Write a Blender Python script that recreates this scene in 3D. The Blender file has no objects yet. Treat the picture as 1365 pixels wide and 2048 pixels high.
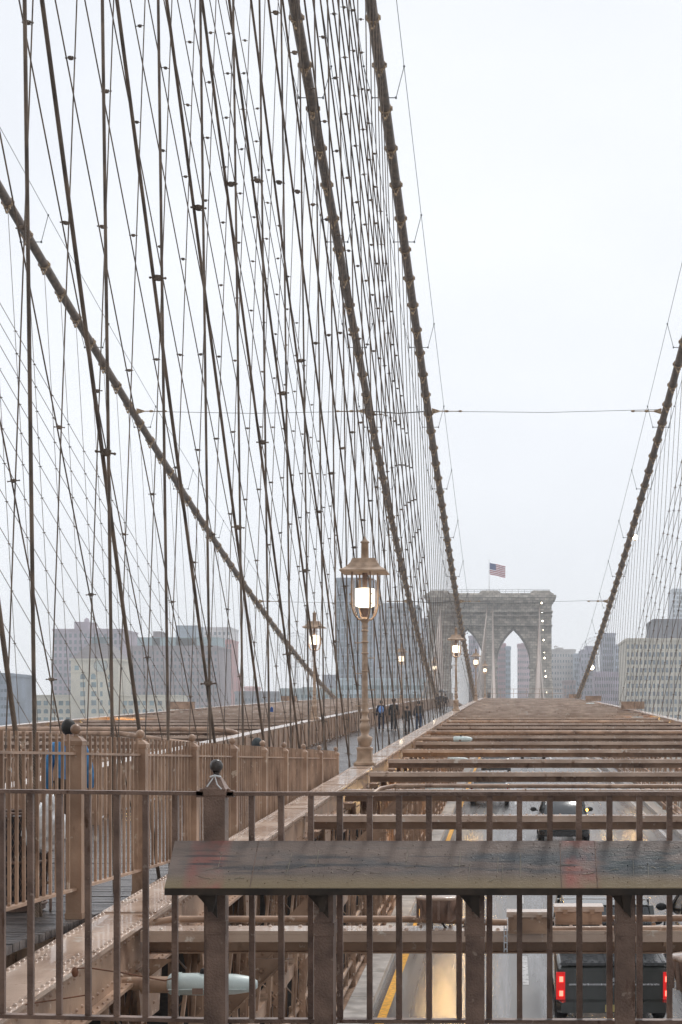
import bpy, bmesh, math, random
from mathutils import Vector, Matrix
random.seed(7)
R = math.radians
S = bpy.context.scene
COL = S.collection
# ---------------------------------------------------------------- camera
F, VX, YH = 3042.0, 1018.5, 1448.0            # focal length and vanishing point, photo pixels
cam = bpy.data.cameras.new('camera'); co = bpy.data.objects.new('camera', cam); COL.objects.link(co)
co.location = (0, 0, 0); co.rotation_euler = (R(90), 0, 0)
cam.sensor_fit = 'HORIZONTAL'; cam.sensor_width = 36; cam.lens = F/1365*36
cam.shift_x = -(VX-682.5)/1365; cam.shift_y = (YH-1024)/1365
cam.clip_start = 0.1; cam.clip_end = 6000
S.camera = co
# ---------------------------------------------------------------- world, sun, exposure
w = bpy.data.worlds.new('World'); S.world = w; w.use_nodes = True
nt = w.node_tree; N = nt.nodes; L = nt.links
for n in list(N): N.remove(n)
wo = N.new('ShaderNodeOutputWorld'); bg = N.new('ShaderNodeBackground')
sky = N.new('ShaderNodeTexSky'); sky.sky_type = 'NISHITA'; sky.sun_disc = False
sky.sun_elevation = R(52); sky.sun_rotation = R(17)
sc = N.new('ShaderNodeMix'); sc.data_type = 'RGBA'; sc.blend_type = 'MULTIPLY'; sc.inputs[0].default_value = 1
sc.inputs[7].default_value = (0.9, 0.9, 0.9, 1)
L.new(sky.outputs[0], sc.inputs[6])
tc = N.new('ShaderNodeTexCoord'); mp = N.new('ShaderNodeMapping'); mp.inputs['Scale'].default_value = (1, 1, 2.2)
nz = N.new('ShaderNodeTexNoise'); nz.inputs['Scale'].default_value = 2.2; nz.inputs['Detail'].default_value = 4; nz.inputs['Roughness'].default_value = 0.45
cr = N.new('ShaderNodeValToRGB')
cr.color_ramp.elements[0].position = 0.30; cr.color_ramp.elements[0].color = (7.3, 7.55, 8.0, 1)
cr.color_ramp.elements[1].position = 0.72; cr.color_ramp.elements[1].color = (8.7, 8.9, 9.25, 1)
L.new(tc.outputs['Generated'], mp.inputs[0]); L.new(mp.outputs[0], nz.inputs['Vector']); L.new(nz.outputs['Fac'], cr.inputs[0])
mx = N.new('ShaderNodeMix'); mx.data_type = 'RGBA'; mx.inputs[0].default_value = 0.95
L.new(sc.outputs[2], mx.inputs[6]); L.new(cr.outputs[0], mx.inputs[7])
bg.inputs[1].default_value = 0.111
L.new(mx.outputs[2], bg.inputs[0]); L.new(bg.outputs[0], wo.inputs[0])
sd = bpy.data.lights.new('sun', 'SUN'); sd.energy = 1.5; sd.angle = R(14); sd.color = (1, 0.97, 0.93)
so = bpy.data.objects.new('sun', sd); COL.objects.link(so); so.rotation_euler = (R(-38), R(14), 0)
S.view_settings.view_transform = 'Standard'; S.view_settings.look = 'None'
S.view_settings.exposure = 0.17; S.view_settings.gamma = 1
S.render.engine = 'CYCLES'
S.cycles.volume_bounces = 3; S.cycles.max_bounces = 8

# ---------------------------------------------------------------- materials
def mat(name, col, rough=0.6, metal=0.0, noise=0.15, nscale=3.0, bump=0.0, bscale=60, spec=0.5, alt=None, coat=0.0, pos=True, stretch=None, lo=.35, hi=.65):
    m = bpy.data.materials.new(name); m.use_nodes = True
    t = m.node_tree; b = t.nodes['Principled BSDF']
    b.inputs['Roughness'].default_value = rough; b.inputs['Metallic'].default_value = metal
    b.inputs['Specular IOR Level'].default_value = spec; b.inputs['Coat Weight'].default_value = coat
    g = t.nodes.new('ShaderNodeNewGeometry'); 
    tcn = t.nodes.new('ShaderNodeTexCoord')
    src = g.outputs['Position'] if pos else tcn.outputs['Object']
    mpn = t.nodes.new('ShaderNodeMapping'); t.links.new(src, mpn.inputs[0])
    if stretch: mpn.inputs['Scale'].default_value = stretch
    n1 = t.nodes.new('ShaderNodeTexNoise'); n1.inputs['Scale'].default_value = nscale; n1.inputs['Detail'].default_value = 5
    t.links.new(mpn.outputs[0], n1.inputs['Vector'])
    r = t.nodes.new('ShaderNodeValToRGB')
    a = alt if alt else tuple(c*(1-noise*1.6) for c in col)
    c2 = tuple(min(1, c*(1+noise)) for c in col)
    r.color_ramp.elements[0].position = lo; r.color_ramp.elements[0].color = (*a, 1)
    r.color_ramp.elements[1].position = hi; r.color_ramp.elements[1].color = (*c2, 1)
    t.links.new(n1.outputs['Fac'], r.inputs[0]); t.links.new(r.outputs[0], b.inputs['Base Color'])
    rm = t.nodes.new('ShaderNodeMapRange'); rm.inputs[3].default_value = max(0.03, rough-0.15); rm.inputs[4].default_value = min(1, rough+0.15)
    t.links.new(n1.outputs['Fac'], rm.inputs[0]); t.links.new(rm.outputs[0], b.inputs['Roughness'])
    if bump:
        n2 = t.nodes.new('ShaderNodeTexNoise'); n2.inputs['Scale'].default_value = bscale; n2.inputs['Detail'].default_value = 3
        t.links.new(mpn.outputs[0], n2.inputs['Vector'])
        bn = t.nodes.new('ShaderNodeBump'); bn.inputs['Strength'].default_value = bump; bn.inputs['Distance'].default_value = 0.01
        t.links.new(n2.outputs['Fac'], bn.inputs['Height']); t.links.new(bn.outputs[0], b.inputs['Normal'])
    m['bsdf'] = b.name
    return m
def emis(name, col, strength, base=(.8, .8, .8)):
    m = bpy.data.materials.new(name); m.use_nodes = True
    b = m.node_tree.nodes['Principled BSDF']; b.inputs['Base Color'].default_value = (*base, 1)
    b.inputs['Emission Color'].default_value = (*col, 1); b.inputs['Emission Strength'].default_value = strength
    b.inputs['Roughness'].default_value = 0.4
    return m
M = {}
M['tan'] = mat('tan_paint', (.43, .28, .19), .40, 0, .14, 2.5, .25, 45, alt=(.27, .165, .108))
M['tan_dark'] = M['tan']
M['tan_lit_top'] = mat('weathered_tan_lit_top', (.56, .42, .33), .24, 0, .14, 1.3, .25, 30, alt=(.40, .28, .21), coat=.35)  # paler tan: sky sheen on wet top faces put into the colour
M['rail'] = mat('brown_rail_paint', (.25, .165, .128), .38, 0, .22, 8, .5, 120, alt=(.15, .095, .074))
M['rust'] = mat('rusty_paint', (.20, .085, .045), .7, 0, .3, 9, .3, 60)
M['rope'] = None
M['cable'] = mat('cable_wrap', (.19, .14, .105), .5, 0, .25, 5, .5, 30, alt=(.10, .072, .056))
M['band'] = mat('cable_band_paint', (.52, .37, .22), .5, 0, .25, 14, .3, 60, alt=(.17, .11, .07))
M['lampbody'] = mat('lamp_tan_paint', (.44, .305, .21), .4, 0, .16, 6, .3, 60, alt=(.30, .20, .13))
M['concrete'] = mat('pale_concrete', (.52, .49, .46), .4, 0, .15, 4, .3, 40)
M['yellow'] = mat('yellow_road_paint', (.85, .40, .015), .6, 0, .2, 12, .3, 120)
M['white_line'] = mat('white_road_paint', (.62, .62, .62), .3, 0, .2, 10, .2, 100)
M['black'] = mat('black_rubber', (.02, .02, .022), .6, 0, .2, 20)
M['glassdark'] = mat('dark_glass', (.02, .025, .03), .08, 0, .1, 4, spec=.8)
M['chrome'] = mat('dull_metal', (.45, .45, .46), .25, .9, .1, 20)
M['steel_wire'] = mat('galvanised_wire', (.30, .30, .30), .4, .5, .2, 30)
M['wire'] = mat('thin_dark_wire', (.06, .07, .075), .5, .0, .2, 9)
M['luminaire'] = mat('pale_luminaire_shell', (.60, .68, .66), .35, 0, .06, 9, .2, 90)
M['skin'] = mat('skin', (.45, .27, .19), .5, 0, .06, 20)
M['deck_shade'] = mat('shade_dark_deck', (.04, .034, .03), .9, 0, .4, 6)  # near-black tone carries the shade under the boardwalk
M['lamp_lit'] = emis('lit_globe', (1, .86, .62), 2.2, (.9, .85, .75))
M['lamp_yellow'] = emis('lit_sodium_lens', (1, .62, .16), 5.0)
def wear(m, col, scale, thr, soft=.04, stretch=(1, 1, 1), off=0):
    t = m.node_tree; b = t.nodes['Principled BSDF']; src = b.inputs['Base Color'].links[0].from_socket
    g = t.nodes.new('ShaderNodeNewGeometry'); mp_ = t.nodes.new('ShaderNodeMapping'); mp_.inputs['Scale'].default_value = stretch; mp_.inputs['Location'].default_value = (off, off, 0)
    t.links.new(g.outputs['Position'], mp_.inputs[0])
    n = t.nodes.new('ShaderNodeTexNoise'); n.inputs['Scale'].default_value = scale; n.inputs['Detail'].default_value = 9; n.inputs['Roughness'].default_value = .65; t.links.new(mp_.outputs[0], n.inputs['Vector'])
    r = t.nodes.new('ShaderNodeMapRange'); r.inputs[1].default_value = thr; r.inputs[2].default_value = thr+soft; t.links.new(n.outputs['Fac'], r.inputs[0])
    x = t.nodes.new('ShaderNodeMix'); x.data_type = 'RGBA'; t.links.new(r.outputs[0], x.inputs[0]); t.links.new(src, x.inputs[6]); x.inputs[7].default_value = (*col, 1); t.links.new(x.outputs[2], b.inputs['Base Color'])
wear(M['tan'], (.16, .085, .05), 2.6, .56, .12, (1, 1, .5)); wear(M['tan'], (.56, .44, .34), 9, .62, .03, off=4)
wear(M['tan_lit_top'], (.22, .12, .07), 3.1, .62, .06); wear(M['tan_lit_top'], (.68, .60, .52), 5, .60, .05, off=9)
wear(M['rail'], (.10, .045, .022), 7, .60, .05, (1, 1, .3)); wear(M['rail'], (.36, .27, .22), 26, .64, .02, off=3)
wear(M['band'], (.16, .10, .06), 12, .52, .08)
M['tail'] = emis('lit_tail_lamp', (1, .02, .02), .35, (.6, .02, .02))
M['tail_core'] = emis('tail_lamp_core', (1, .12, .08), 4.0, (.8, .1, .1))
M['bulb'] = emis('lit_necklace_bulb', (1, .86, .62), 14.0)
M['amber'] = emis('lit_amber', (1, .5, .05), 8.0)
M['bag'] = mat('white_plastic_bag', (.90, .91, .92), .35, 0, .05, 9, .3, 30, spec=.6)
# rope: helical strands from position bands
def rope_mat(name='wire_rope', tone=1.0):
    m = mat(name, (.20*tone, .145*tone, .105*tone), .55, 0, .3, 4, alt=(.09*tone, .066*tone, .05*tone))
    t = m.node_tree; b = t.nodes['Principled BSDF']
    g = t.nodes.new('ShaderNodeNewGeometry'); wv = t.nodes.new('ShaderNodeTexWave'); wv.bands_direction = 'DIAGONAL'
    wv.inputs['Scale'].default_value = 26; t.links.new(g.outputs['Position'], wv.inputs['Vector'])
    bn = t.nodes.new('ShaderNodeBump'); bn.inputs['Strength'].default_value = .5; bn.inputs['Distance'].default_value = .01
    t.links.new(wv.outputs['Fac'], bn.inputs['Height']); t.links.new(bn.outputs[0], b.inputs['Normal'])
    return m
M['rope'] = rope_mat()

# asphalt: wet
def asphalt():
    m = bpy.data.materials.new('wet_asphalt'); m.use_nodes = True; t = m.node_tree; b = t.nodes['Principled BSDF']
    g = t.nodes.new('ShaderNodeNewGeometry')
    mp1 = t.nodes.new('ShaderNodeMapping'); mp1.inputs['Scale'].default_value = (1.5, .05, 1); t.links.new(g.outputs['Position'], mp1.inputs[0])
    n1 = t.nodes.new('ShaderNodeTexNoise'); n1.inputs['Scale'].default_value = 1.3; n1.inputs['Detail'].default_value = 6; n1.inputs['Roughness'].default_value = .6
    t.links.new(mp1.outputs[0], n1.inputs['Vector'])
    r = t.nodes.new('ShaderNodeValToRGB'); r.color_ramp.elements[0].position = .35; r.color_ramp.elements[0].color = (.035, .035, .037, 1)
    r.color_ramp.elements[1].position = .7; r.color_ramp.elements[1].color = (.12, .12, .125, 1)
    t.links.new(n1.outputs['Fac'], r.inputs[0]); t.links.new(r.outputs[0], b.inputs['Base Color'])
    rm = t.nodes.new('ShaderNodeMapRange'); rm.inputs[1].default_value = .35; rm.inputs[2].default_value = .68; rm.inputs[3].default_value = .13; rm.inputs[4].default_value = .42
    t.links.new(n1.outputs['Fac'], rm.inputs[0]); t.links.new(rm.outputs[0], b.inputs['Roughness'])
    n2 = t.nodes.new('ShaderNodeTexNoise'); n2.inputs['Scale'].default_value = 22; n2.inputs['Detail'].default_value = 5
    t.links.new(g.outputs['Position'], n2.inputs['Vector'])
    bn = t.nodes.new('ShaderNodeBump'); bn.inputs['Strength'].default_value = .55; bn.inputs['Distance'].default_value = .012
    t.links.new(n2.outputs['Fac'], bn.inputs['Height']); t.links.new(bn.outputs[0], b.inputs['Normal'])
    b.inputs['Specular IOR Level'].default_value = 1.0; b.inputs['IOR'].default_value = 1.6
    cw = t.nodes.new('ShaderNodeMapRange'); cw.inputs[1].default_value = .42; cw.inputs[2].default_value = .60; cw.inputs[3].default_value = 1; cw.inputs[4].default_value = .1; t.links.new(n1.outputs['Fac'], cw.inputs[0]); t.links.new(cw.outputs[0], b.inputs['Coat Weight'])
    t.links.new(bn.outputs[0], b.inputs['Coat Normal'])
    b.inputs['Coat Roughness'].default_value = .16; b.inputs['Coat IOR'].default_value = 1.5
    return m
M['asphalt'] = asphalt()
M['plank'] = mat('wet_plank_wood', (.12, .105, .10), .22, 0, .3, 2.5, .5, 30, alt=(.045, .04, .04), stretch=(.5, 6, 1), spec=.8)
M['plank_end'] = M['plank']

# ---------------------------------------------------------------- mesh helpers
class MB:
    def __init__(s): s.v = []; s.f = []; s.sm = []
    def add(s, vs, fs, smooth=False):
        o = len(s.v); s.v += [tuple(v) for v in vs]; s.f += [tuple(i+o for i in f) for f in fs]; s.sm += [smooth]*len(fs); return s
    def box(s, x0, x1, y0, y1, z0, z1):
        return s.add([(x0,y0,z0),(x1,y0,z0),(x1,y1,z0),(x0,y1,z0),(x0,y0,z1),(x1,y0,z1),(x1,y1,z1),(x0,y1,z1)],
                     [(0,3,2,1),(4,5,6,7),(0,1,5,4),(1,2,6,5),(2,3,7,6),(3,0,4,7)])
    def sbox(s, x0, x1, y0, y1, zf, d0, d1, top=None):      # box whose z follows zf(y)
        a, b = zf(y0), zf(y1)
        return s.add([(x0,y0,a+d0),(x1,y0,a+d0),(x1,y1,b+d0),(x0,y1,b+d0),(x0,y0,a+d1),(x1,y0,a+d1),(x1,y1,b+d1),(x0,y1,b+d1)],
                     [(0,3,2,1),(4,5,6,7),(0,1,5,4),(1,2,6,5),(2,3,7,6),(3,0,4,7)])
    def bar(s, a, b, w, h=None, up=(0,0,1)):
        a = Vector(a); b = Vector(b); h = h or w; d = (b-a).normalized(); u = Vector(up)
        if abs(d.dot(u)) > .98: u = Vector((0, 1, 0))
        x = d.cross(u).normalized(); y = x.cross(d).normalized(); x *= w/2; y *= h/2
        vs = [a-x-y, a+x-y, a+x+y, a-x+y, b-x-y, b+x-y, b+x+y, b-x+y]
        return s.add(vs, [(0,3,2,1),(4,5,6,7),(0,1,5,4),(1,2,6,5),(2,3,7,6),(3,0,4,7)][::1])
    def tube(s, pts, r, n=8, cap=True):
        pts = [Vector(p) for p in pts]; rs = r if isinstance(r, (list, tuple)) else [r]*len(pts)
        vs = []; px = None
        for i, p in enumerate(pts):
            d = (pts[min(i+1, len(pts)-1)]-pts[max(i-1, 0)]).normalized()
            if px is None:
                u = Vector((0,0,1)) if abs(d.z) < .9 else Vector((1,0,0))
                px = d.cross(u).normalized()
            px = (px - d*px.dot(d)).normalized(); py = d.cross(px)
            for k in range(n):
                a = 2*math.pi*k/n; vs.append(p+(px*math.cos(a)+py*math.sin(a))*rs[i])
        fs = []
        for i in range(len(pts)-1):
            for k in range(n):
                a = i*n+k; b = i*n+(k+1) % n; fs.append((a, b, b+n, a+n))
        s.add(vs, fs, True)
        if cap: s.add(vs[:n], [tuple(range(n))[::-1]]); s.add(vs[-n:], [tuple(range(n))])
        return s
    def lathe(s, prof, n=12, c=(0,0,0), smooth=True, sq=False):
        vs = []
        for r, z in prof:
            for k in range(n):
                a = 2*math.pi*(k+.5)/n; rr = r/math.cos(math.pi/n) if sq else r
                vs.append((c[0]+rr*math.cos(a), c[1]+rr*math.sin(a), c[2]+z))
        fs = []
        for i in range(len(prof)-1):
            for k in range(n):
                a = i*n+k; b = i*n+(k+1) % n; fs.append((a, b, b+n, a+n))
        s.add(vs, fs, smooth)
        s.add(vs[:n], [tuple(range(n))[::-1]]); s.add(vs[-n:], [tuple(range(n))])
        return s
    def ball(s, c, r, n=10, m=6, sc=(1,1,1)):
        prof = []
        vs = []; fs = []
        for i in range(m+1):
            t = math.pi*i/m
            for k in range(n):
                a = 2*math.pi*k/n; vs.append((c[0]+r*sc[0]*math.sin(t)*math.cos(a), c[1]+r*sc[1]*math.sin(t)*math.sin(a), c[2]-r*sc[2]*math.cos(t)))
        for i in range(m):
            for k in range(n):
                a = i*n+k; b = i*n+(k+1) % n; fs.append((a, b, b+n, a+n))
        return s.add(vs, fs, True)
    def prism(s, pts, y0, y1, axis='y'):       # polygon in xz extruded along y
        n = len(pts)
        if axis == 'y': vs = [(p[0], y0, p[1]) for p in pts]+[(p[0], y1, p[1]) for p in pts]
        else: vs = [(y0, p[0], p[1]) for p in pts]+[(y1, p[0], p[1]) for p in pts]
        fs = [tuple(range(n)), tuple(range(2*n-1, n-1, -1))]+[(i, i+n, (i+1) % n+n, (i+1) % n) for i in range(n)]
        return s.add(vs, fs)
    def mesh(s, name):
        me = bpy.data.meshes.new(name); me.from_pydata(s.v, [], s.f); me.update()
        for p, q in zip(me.polygons, s.sm): p.use_smooth = q
        bm = bmesh.new(); bm.from_mesh(me); bmesh.ops.recalc_face_normals(bm, faces=bm.faces); bm.to_mesh(me); bm.free()
        return me
    def build(s, name, m, parent=None, loc=None):
        me = s.mesh(name)
        for q in (m if isinstance(m, (list, tuple)) else [m]): me.materials.append(q)
        o = bpy.data.objects.new(name, me); COL.objects.link(o)
        if parent: o.parent = parent
        if loc is not None: o.location = loc
        return o
def tag(o, label=None, cat=None, group=None, kind=None):
    if label: o['label'] = label
    if cat: o['category'] = cat
    if group: o['group'] = group
    if kind: o['kind'] = kind
    return o
def empty(name, loc, label=None, cat=None, group=None, rz=0):
    o = bpy.data.objects.new(name, None); COL.objects.link(o); o.location = loc; o.rotation_euler = (0, 0, rz)
    o.empty_display_size = .2
    return tag(o, label, cat, group)
def inst(name, me, parent=None, loc=(0,0,0), rot=None, scale=None):
    o = bpy.data.objects.new(name, me); COL.objects.link(o); o.parent = parent; o.location = loc
    if rot: o.rotation_euler = rot
    if scale: o.scale = scale
    return o
KIDS = {}
def copy_tree(o, kids=None, parent=None):
    c = o.copy(); COL.objects.link(c); c.parent = parent
    for ch in [k for k in o.children]: copy_tree(ch, None, c)
    return c
ORD = ['first','second','third','fourth','fifth','sixth','seventh','eighth','ninth','tenth','eleventh','twelfth','thirteenth','fourteenth','fifteenth','sixteenth','seventeenth','eighteenth','nineteenth','twentieth']
def proj(p): return (VX+F*p[0]/p[1], YH-F*p[2]/p[1]) if p[1] > .5 else (-9999, -9999)
def inframe(p, m=20):
    x, y = proj(p); return -m < x < 1365+m and -m < y < 2048+m

# ---------------------------------------------------------------- bridge profiles
def zc(s):                       # top chord height relative to the camera
    if s > 243: s = 486-s
    if s <= 172: return -1.93+.0335*s-3.2e-5*s*s
    return 2.885+.0225*(s-172)-1.58e-4*(s-172)**2
def zr(s): return zc(s)-4.1      # roadway
def zf(s):                       # promenade floor
    if s <= 28: return -1.2-.028*s
    if s >= 32: return zc(s)-1.1
    a = -1.2-.028*28; b = zc(32)-1.1; return a+(b-a)*(s-28)/4
CX = -6.0
def tcab(s): return (245.4-s)/243
PL = {'IR': (1, 2.28, .75), 'IL': (-1, 2.28, .75), 'OR': (1, 13.5, 15.8), 'OL': (-1, 13.5, 15.8)}
def cab(k, s):
    g, m, tt = PL[k]; t = tcab(s); return (CX+g*(m+(tt-m)*t*t), -.68+39.64*t*t)

# ================================================================ SETTING
mb = MB()
ys = [2+i*6 for i in range(85)]
for a, b in zip(ys[:-1], ys[1:]): mb.sbox(-2.45, 6.35, a, b, zr, -.3, 0)
tag(mb.build('road', M['asphalt']), kind='structure', label='wet three lane roadway under the overhead beams on the right')
mb = MB()
for a, b in zip(ys[:-1], ys[1:]): mb.sbox(-18.3, -9.55, a, b, zr, -.3, 0)
tag(mb.build('road', M['asphalt']), kind='structure', label='wet roadway beyond the walkway on the left')
mb = MB()
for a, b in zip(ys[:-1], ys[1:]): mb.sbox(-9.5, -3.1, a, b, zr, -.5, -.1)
tag(mb.build('road_underdeck', M['deck_shade']), kind='structure')
mb = MB()
for a, b in zip(ys[:-1], ys[1:]):
    mb.sbox(-2.31, -2.15, a, b, zr, .002, .006)
tag(mb.build('road_marking', M['yellow']), kind='structure', label='solid yellow edge line')
mb = MB(); y = 8.5
while y < 240:
    for X in (.33, 3.15):
        mb.sbox(X-.06, X+.06, y, y+3, zr, .002, .006)
    y += 10.5
for a, b in zip(ys[:-1], ys[1:]): mb.sbox(5.85, 6.0, a, b, zr, .002, .006)
tag(mb.build('road_marking', M['white_line']), kind='structure', label='white lane dashes and edge line')
for X0, X1, nm in ((-2.88, -2.45, 'kerb'), (6.35, 6.75, 'kerb'), (-9.55, -9.15, 'kerb'), (-18.7, -18.3, 'kerb')):
    mb = MB(); y = 4
    while y < 400:
        mb.sbox(X0, X1, y, y+2.34, zr, -.3, .16); y += 2.37
    tag(mb.build(nm, M['concrete']), kind='structure')
# promenade planks
mb = MB(); y = 2.0; i = 0
while y < 250:
    wd = .145 if y < 90 else .6
    j = random.uniform(-.004, .004)
    mb.sbox(-8.42, -3.33 + (0 if y > 13 else -.02), y, y+wd-.014, zf, -.06+j, j); y += wd
tag(mb.build('boardwalk', M['plank']), kind='structure', label='wet timber boardwalk between the two inner trusses')
# water and land
mb = MB(); mb.box(-2500, 2500, -600, 520, -46, -45)
tag(mb.build('river', mat('grey_river', (.10, .12, .13), .15, 0, .2, .05, .6, .4)), kind='structure')
mb = MB(); mb.box(-3000, 3000, 520, 3500, -46, -42)
tag(mb.build('ground', mat('city_ground', (.12, .12, .11), .8, 0, .3, .03)), kind='structure')

# ================================================================ TRUSSES
SP = 2.37; S0 = 12.08 - 2.37*3
stations = [S0+SP*i for i in range(0, 100)]
def rivet(mb, x, y, z, r=.016, ax='z'):
    # low hexagonal dome
    n = 6; vs = []; h = r*.8
    for k in range(n):
        a = 2*math.pi*k/n; c, d = r*math.cos(a), r*math.sin(a)
        vs.append((x+c, y+d, z) if ax == 'z' else (x, y+c, z+d))
    for k in range(n):
        a = 2*math.pi*k/n; c, d = .55*r*math.cos(a), .55*r*math.sin(a)
        vs.append((x+c, y+d, z+h) if ax == 'z' else (x+h, y+c, z+d))
    fs = [(k, (k+1) % n, (k+1) % n+n, k+n) for k in range(n)]+[tuple(range(n, 2*n))]
    mb.add(vs, fs, True)
def truss(x0, x1, side, label, near=False, fascia=None, ylo=4):
    """x0<x1 chord edges; side=+1 when the roadway is to the right"""
    g = 'long steel trusses along the bridge'
    t = empty('stiffening_truss', ((x0+x1)/2, 12, zr(12)), label, 'bridge truss', g)
    inv = Matrix.Translation(t.location).inverted()
    def bld(mb, name, m):
        o = mb.build(name, m, t); o.matrix_parent_inverse = inv; return o
    xr = x1 if side > 0 else x0; xi = x0 if side > 0 else x1
    seg = [ylo+i*4.74/2 for i in range(0, 200)]
    mb = MB()
    for a, b in zip(seg[:-1], seg[1:]): mb.sbox(x0, x1, a, b, zc, -.03, 0)
    if near:
        y = 6.2
        while y < 60:
            st = .105 if y < 22 else .21
            for X in (x0+.035, x1-.035):
                rivet(mb, X, y, zc(y), .019)
            if y < 26 and int(y*2) % 5 == 0: rivet(mb, x0+.12, y, zc(y), .017); rivet(mb, x1-.12, y, zc(y), .017)
            y += st
        y = 7.5
        while y < 45:                                   # splice plates
            mb.sbox(x0+.008, x1-.008, y, y+.45, zc, .002, .012); y += 4.74
    bld(mb, 'top_chord', M['tan_lit_top'])
    # webs of the box chord
    mb = MB()
    xa, xb = (xr-.06, xr-.035) if side > 0 else (xr+.035, xr+.06)
    xc, xd = (xi+.035, xi+.06) if side > 0 else (xi-.06, xi-.035)
    for a, b in zip(seg[:-1], seg[1:]):
        mb.sbox(xa, xb, a, b, zc, -.36, -.031); mb.sbox(xc, xd, a, b, zc, -.36, -.031)
        mb.sbox(min(xb, xr+side*.05), max(xb, xr+side*.05), a, b, zc, -.385, -.361)
    if near:
        y = 6.5
        while y < 45:
            st = .13 if y < 20 else .26
            rivet(mb, xb, y, zc(y)-.08, .016, 'x'); rivet(mb, xb, y+.05, zc(y)-.30, .016, 'x')
            rivet(mb, xr+.02, y, zc(y)-.361, .014)
            y += st
    bld(mb, 'chord_web', M['tan'])
    if fascia:
        mb = MB(); fx = fascia
        sg = [30+i*3 for i in range(70)]
        for a, b in zip(sg[:-1], sg[1:]): mb.sbox(fx-.02, fx+.02, a, b, zc, -1.02, -.032)
        y = 31
        while y < 150: mb.sbox(fx+(.021 if fx < -6 else -.06), fx+(.06 if fx < -6 else -.021), y, y+.06, zc, -1.0, -.04); y += 1.185
        bld(mb, 'fascia_plate', M['tan'])
    if side < 0 and x0 < -8:  # added wall: blocks light from the left to darken behind the lattice
        mb = MB()
        for a, b in zip(seg[:-1], seg[1:]):
            if b < 240: mb.sbox(x1-.11, x1-.09, a, b, zc, -4.0, -1.1)
        bld(mb, 'plate_wall', M['tan'])
    # lower chords / rails
    for nm, d0, d1, ww in (('bottom_chord', -4.3, -3.95, .34), ('middle_rail', -2.25, -2.08, .16)):
        mb = MB(); c = (x0+x1)/2
        for a, b in zip(seg[:-1], seg[1:]): mb.sbox(c-ww/2, c+ww/2, a, b, zc, d0, d1)
        bld(mb, nm, M['tan'])
    # posts, latticed: one shared mesh
    mb = MB(); c = 0
    for dx in (-.13, .13):
        mb.box(dx-.035, dx+.035, -.075, -.063, -3.95, -.36)
        mb.box(dx-.035, dx+.035, .063, .075, -3.95, -.36)
        mb.box(dx-.006, dx+.006, -.062, .062, -3.95, -.36)
    for i in range(12):
        z = -3.9+i*.29; sg = 1 if i % 2 else -1
        mb.bar((-.13*sg, -.08, z), (.13*sg, -.08, z+.29), .012, .035, up=(0, 1, 0))
        for dx in (-.13, .13): 
            mb.ball((dx, -.08, z+.05), .016, 6, 4)
            mb.ball((dx, -.08, z+.19), .016, 6, 4)
    pm = mb.mesh('truss_post'); pm.materials.append(M['tan'])
    # wide gusset plate
    mb = MB(); mb.prism([(-.42, -.36), (.42, -.36), (.30, -.80), (-.30, -.80)], -.012, .012, 'x')
    for yy in (-.3, -.1, .1, .3):
        for zz in (-.42, -.55, -.7):
            if abs(yy) < .28 or zz > -.6: rivet(mb, .012, yy, zz, .018, 'x')
    gm = mb.mesh('gusset_plate'); gm.materials.append(M['tan'])
    # diagonals: tension rods pair
    mb = MB()
    for dy in (0,):
        mb.bar((.06, 0, -3.9), (.06, 2.37, -.45), .05, .03, up=(1, 0, 0))
    for dx in (.0,): mb.bar((-.06, 2.37, -3.9), (-.06, 0, -.45), .05, .03, up=(1, 0, 0))
    mb.ball((.06, 1.185, -2.17), .07, 8, 4, (.4, 1, 1))
    dm = mb.mesh('diagonal'); dm.materials.append(M['tan'])
    mb = MB(); mb.bar((.10, -.9, -3.9), (.10, .0, -.5), .035, .035); mb.bar((-.02, .9, -3.9), (-.02, 0, -.5), .03, .03)
    mb.bar((.02, -.5, -3.9), (.02, .25, -.5), .025, .025)
    rm_ = mb.mesh('tie_rod'); rm_.materials.append(M['tan'])
    cxp = (x0+x1)/2
    stl = [y for y in stations if y > (ylo+1)]
    for i, y in enumerate(stl[:100]):
        for nm, me in (('truss_post', pm), ('diagonal', dm), ('gusset_plate', gm), ('tie_rod', rm_)):
            if nm in ('gusset_plate', 'tie_rod') and (not near or y > 60): continue
            o = inst(nm, me, t, (cxp, y, zc(y))); o.matrix_parent_inverse = inv
            if nm == 'gusset_plate': o.location.x = xr-.03
            if nm == 'diagonal': o.rotation_euler = (math.atan((zc(y+2.37)-zc(y))/2.37)*.0, 0, 0)
    return t
truss(-3.29, -2.83, 1, 'riveted tan truss right of the boardwalk carrying the row of street lamps', near=True, fascia=-3.25)
truss(-8.93, -8.47, -1, 'riveted tan truss along the left edge of the boardwalk', fascia=-8.50)
truss(7.25, 7.68, -1, 'tan outer truss at the right edge of the bridge', ylo=20)
truss(-19.75, -19.3, 1, 'tan outer truss at the far left edge of the bridge', ylo=20)

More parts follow.
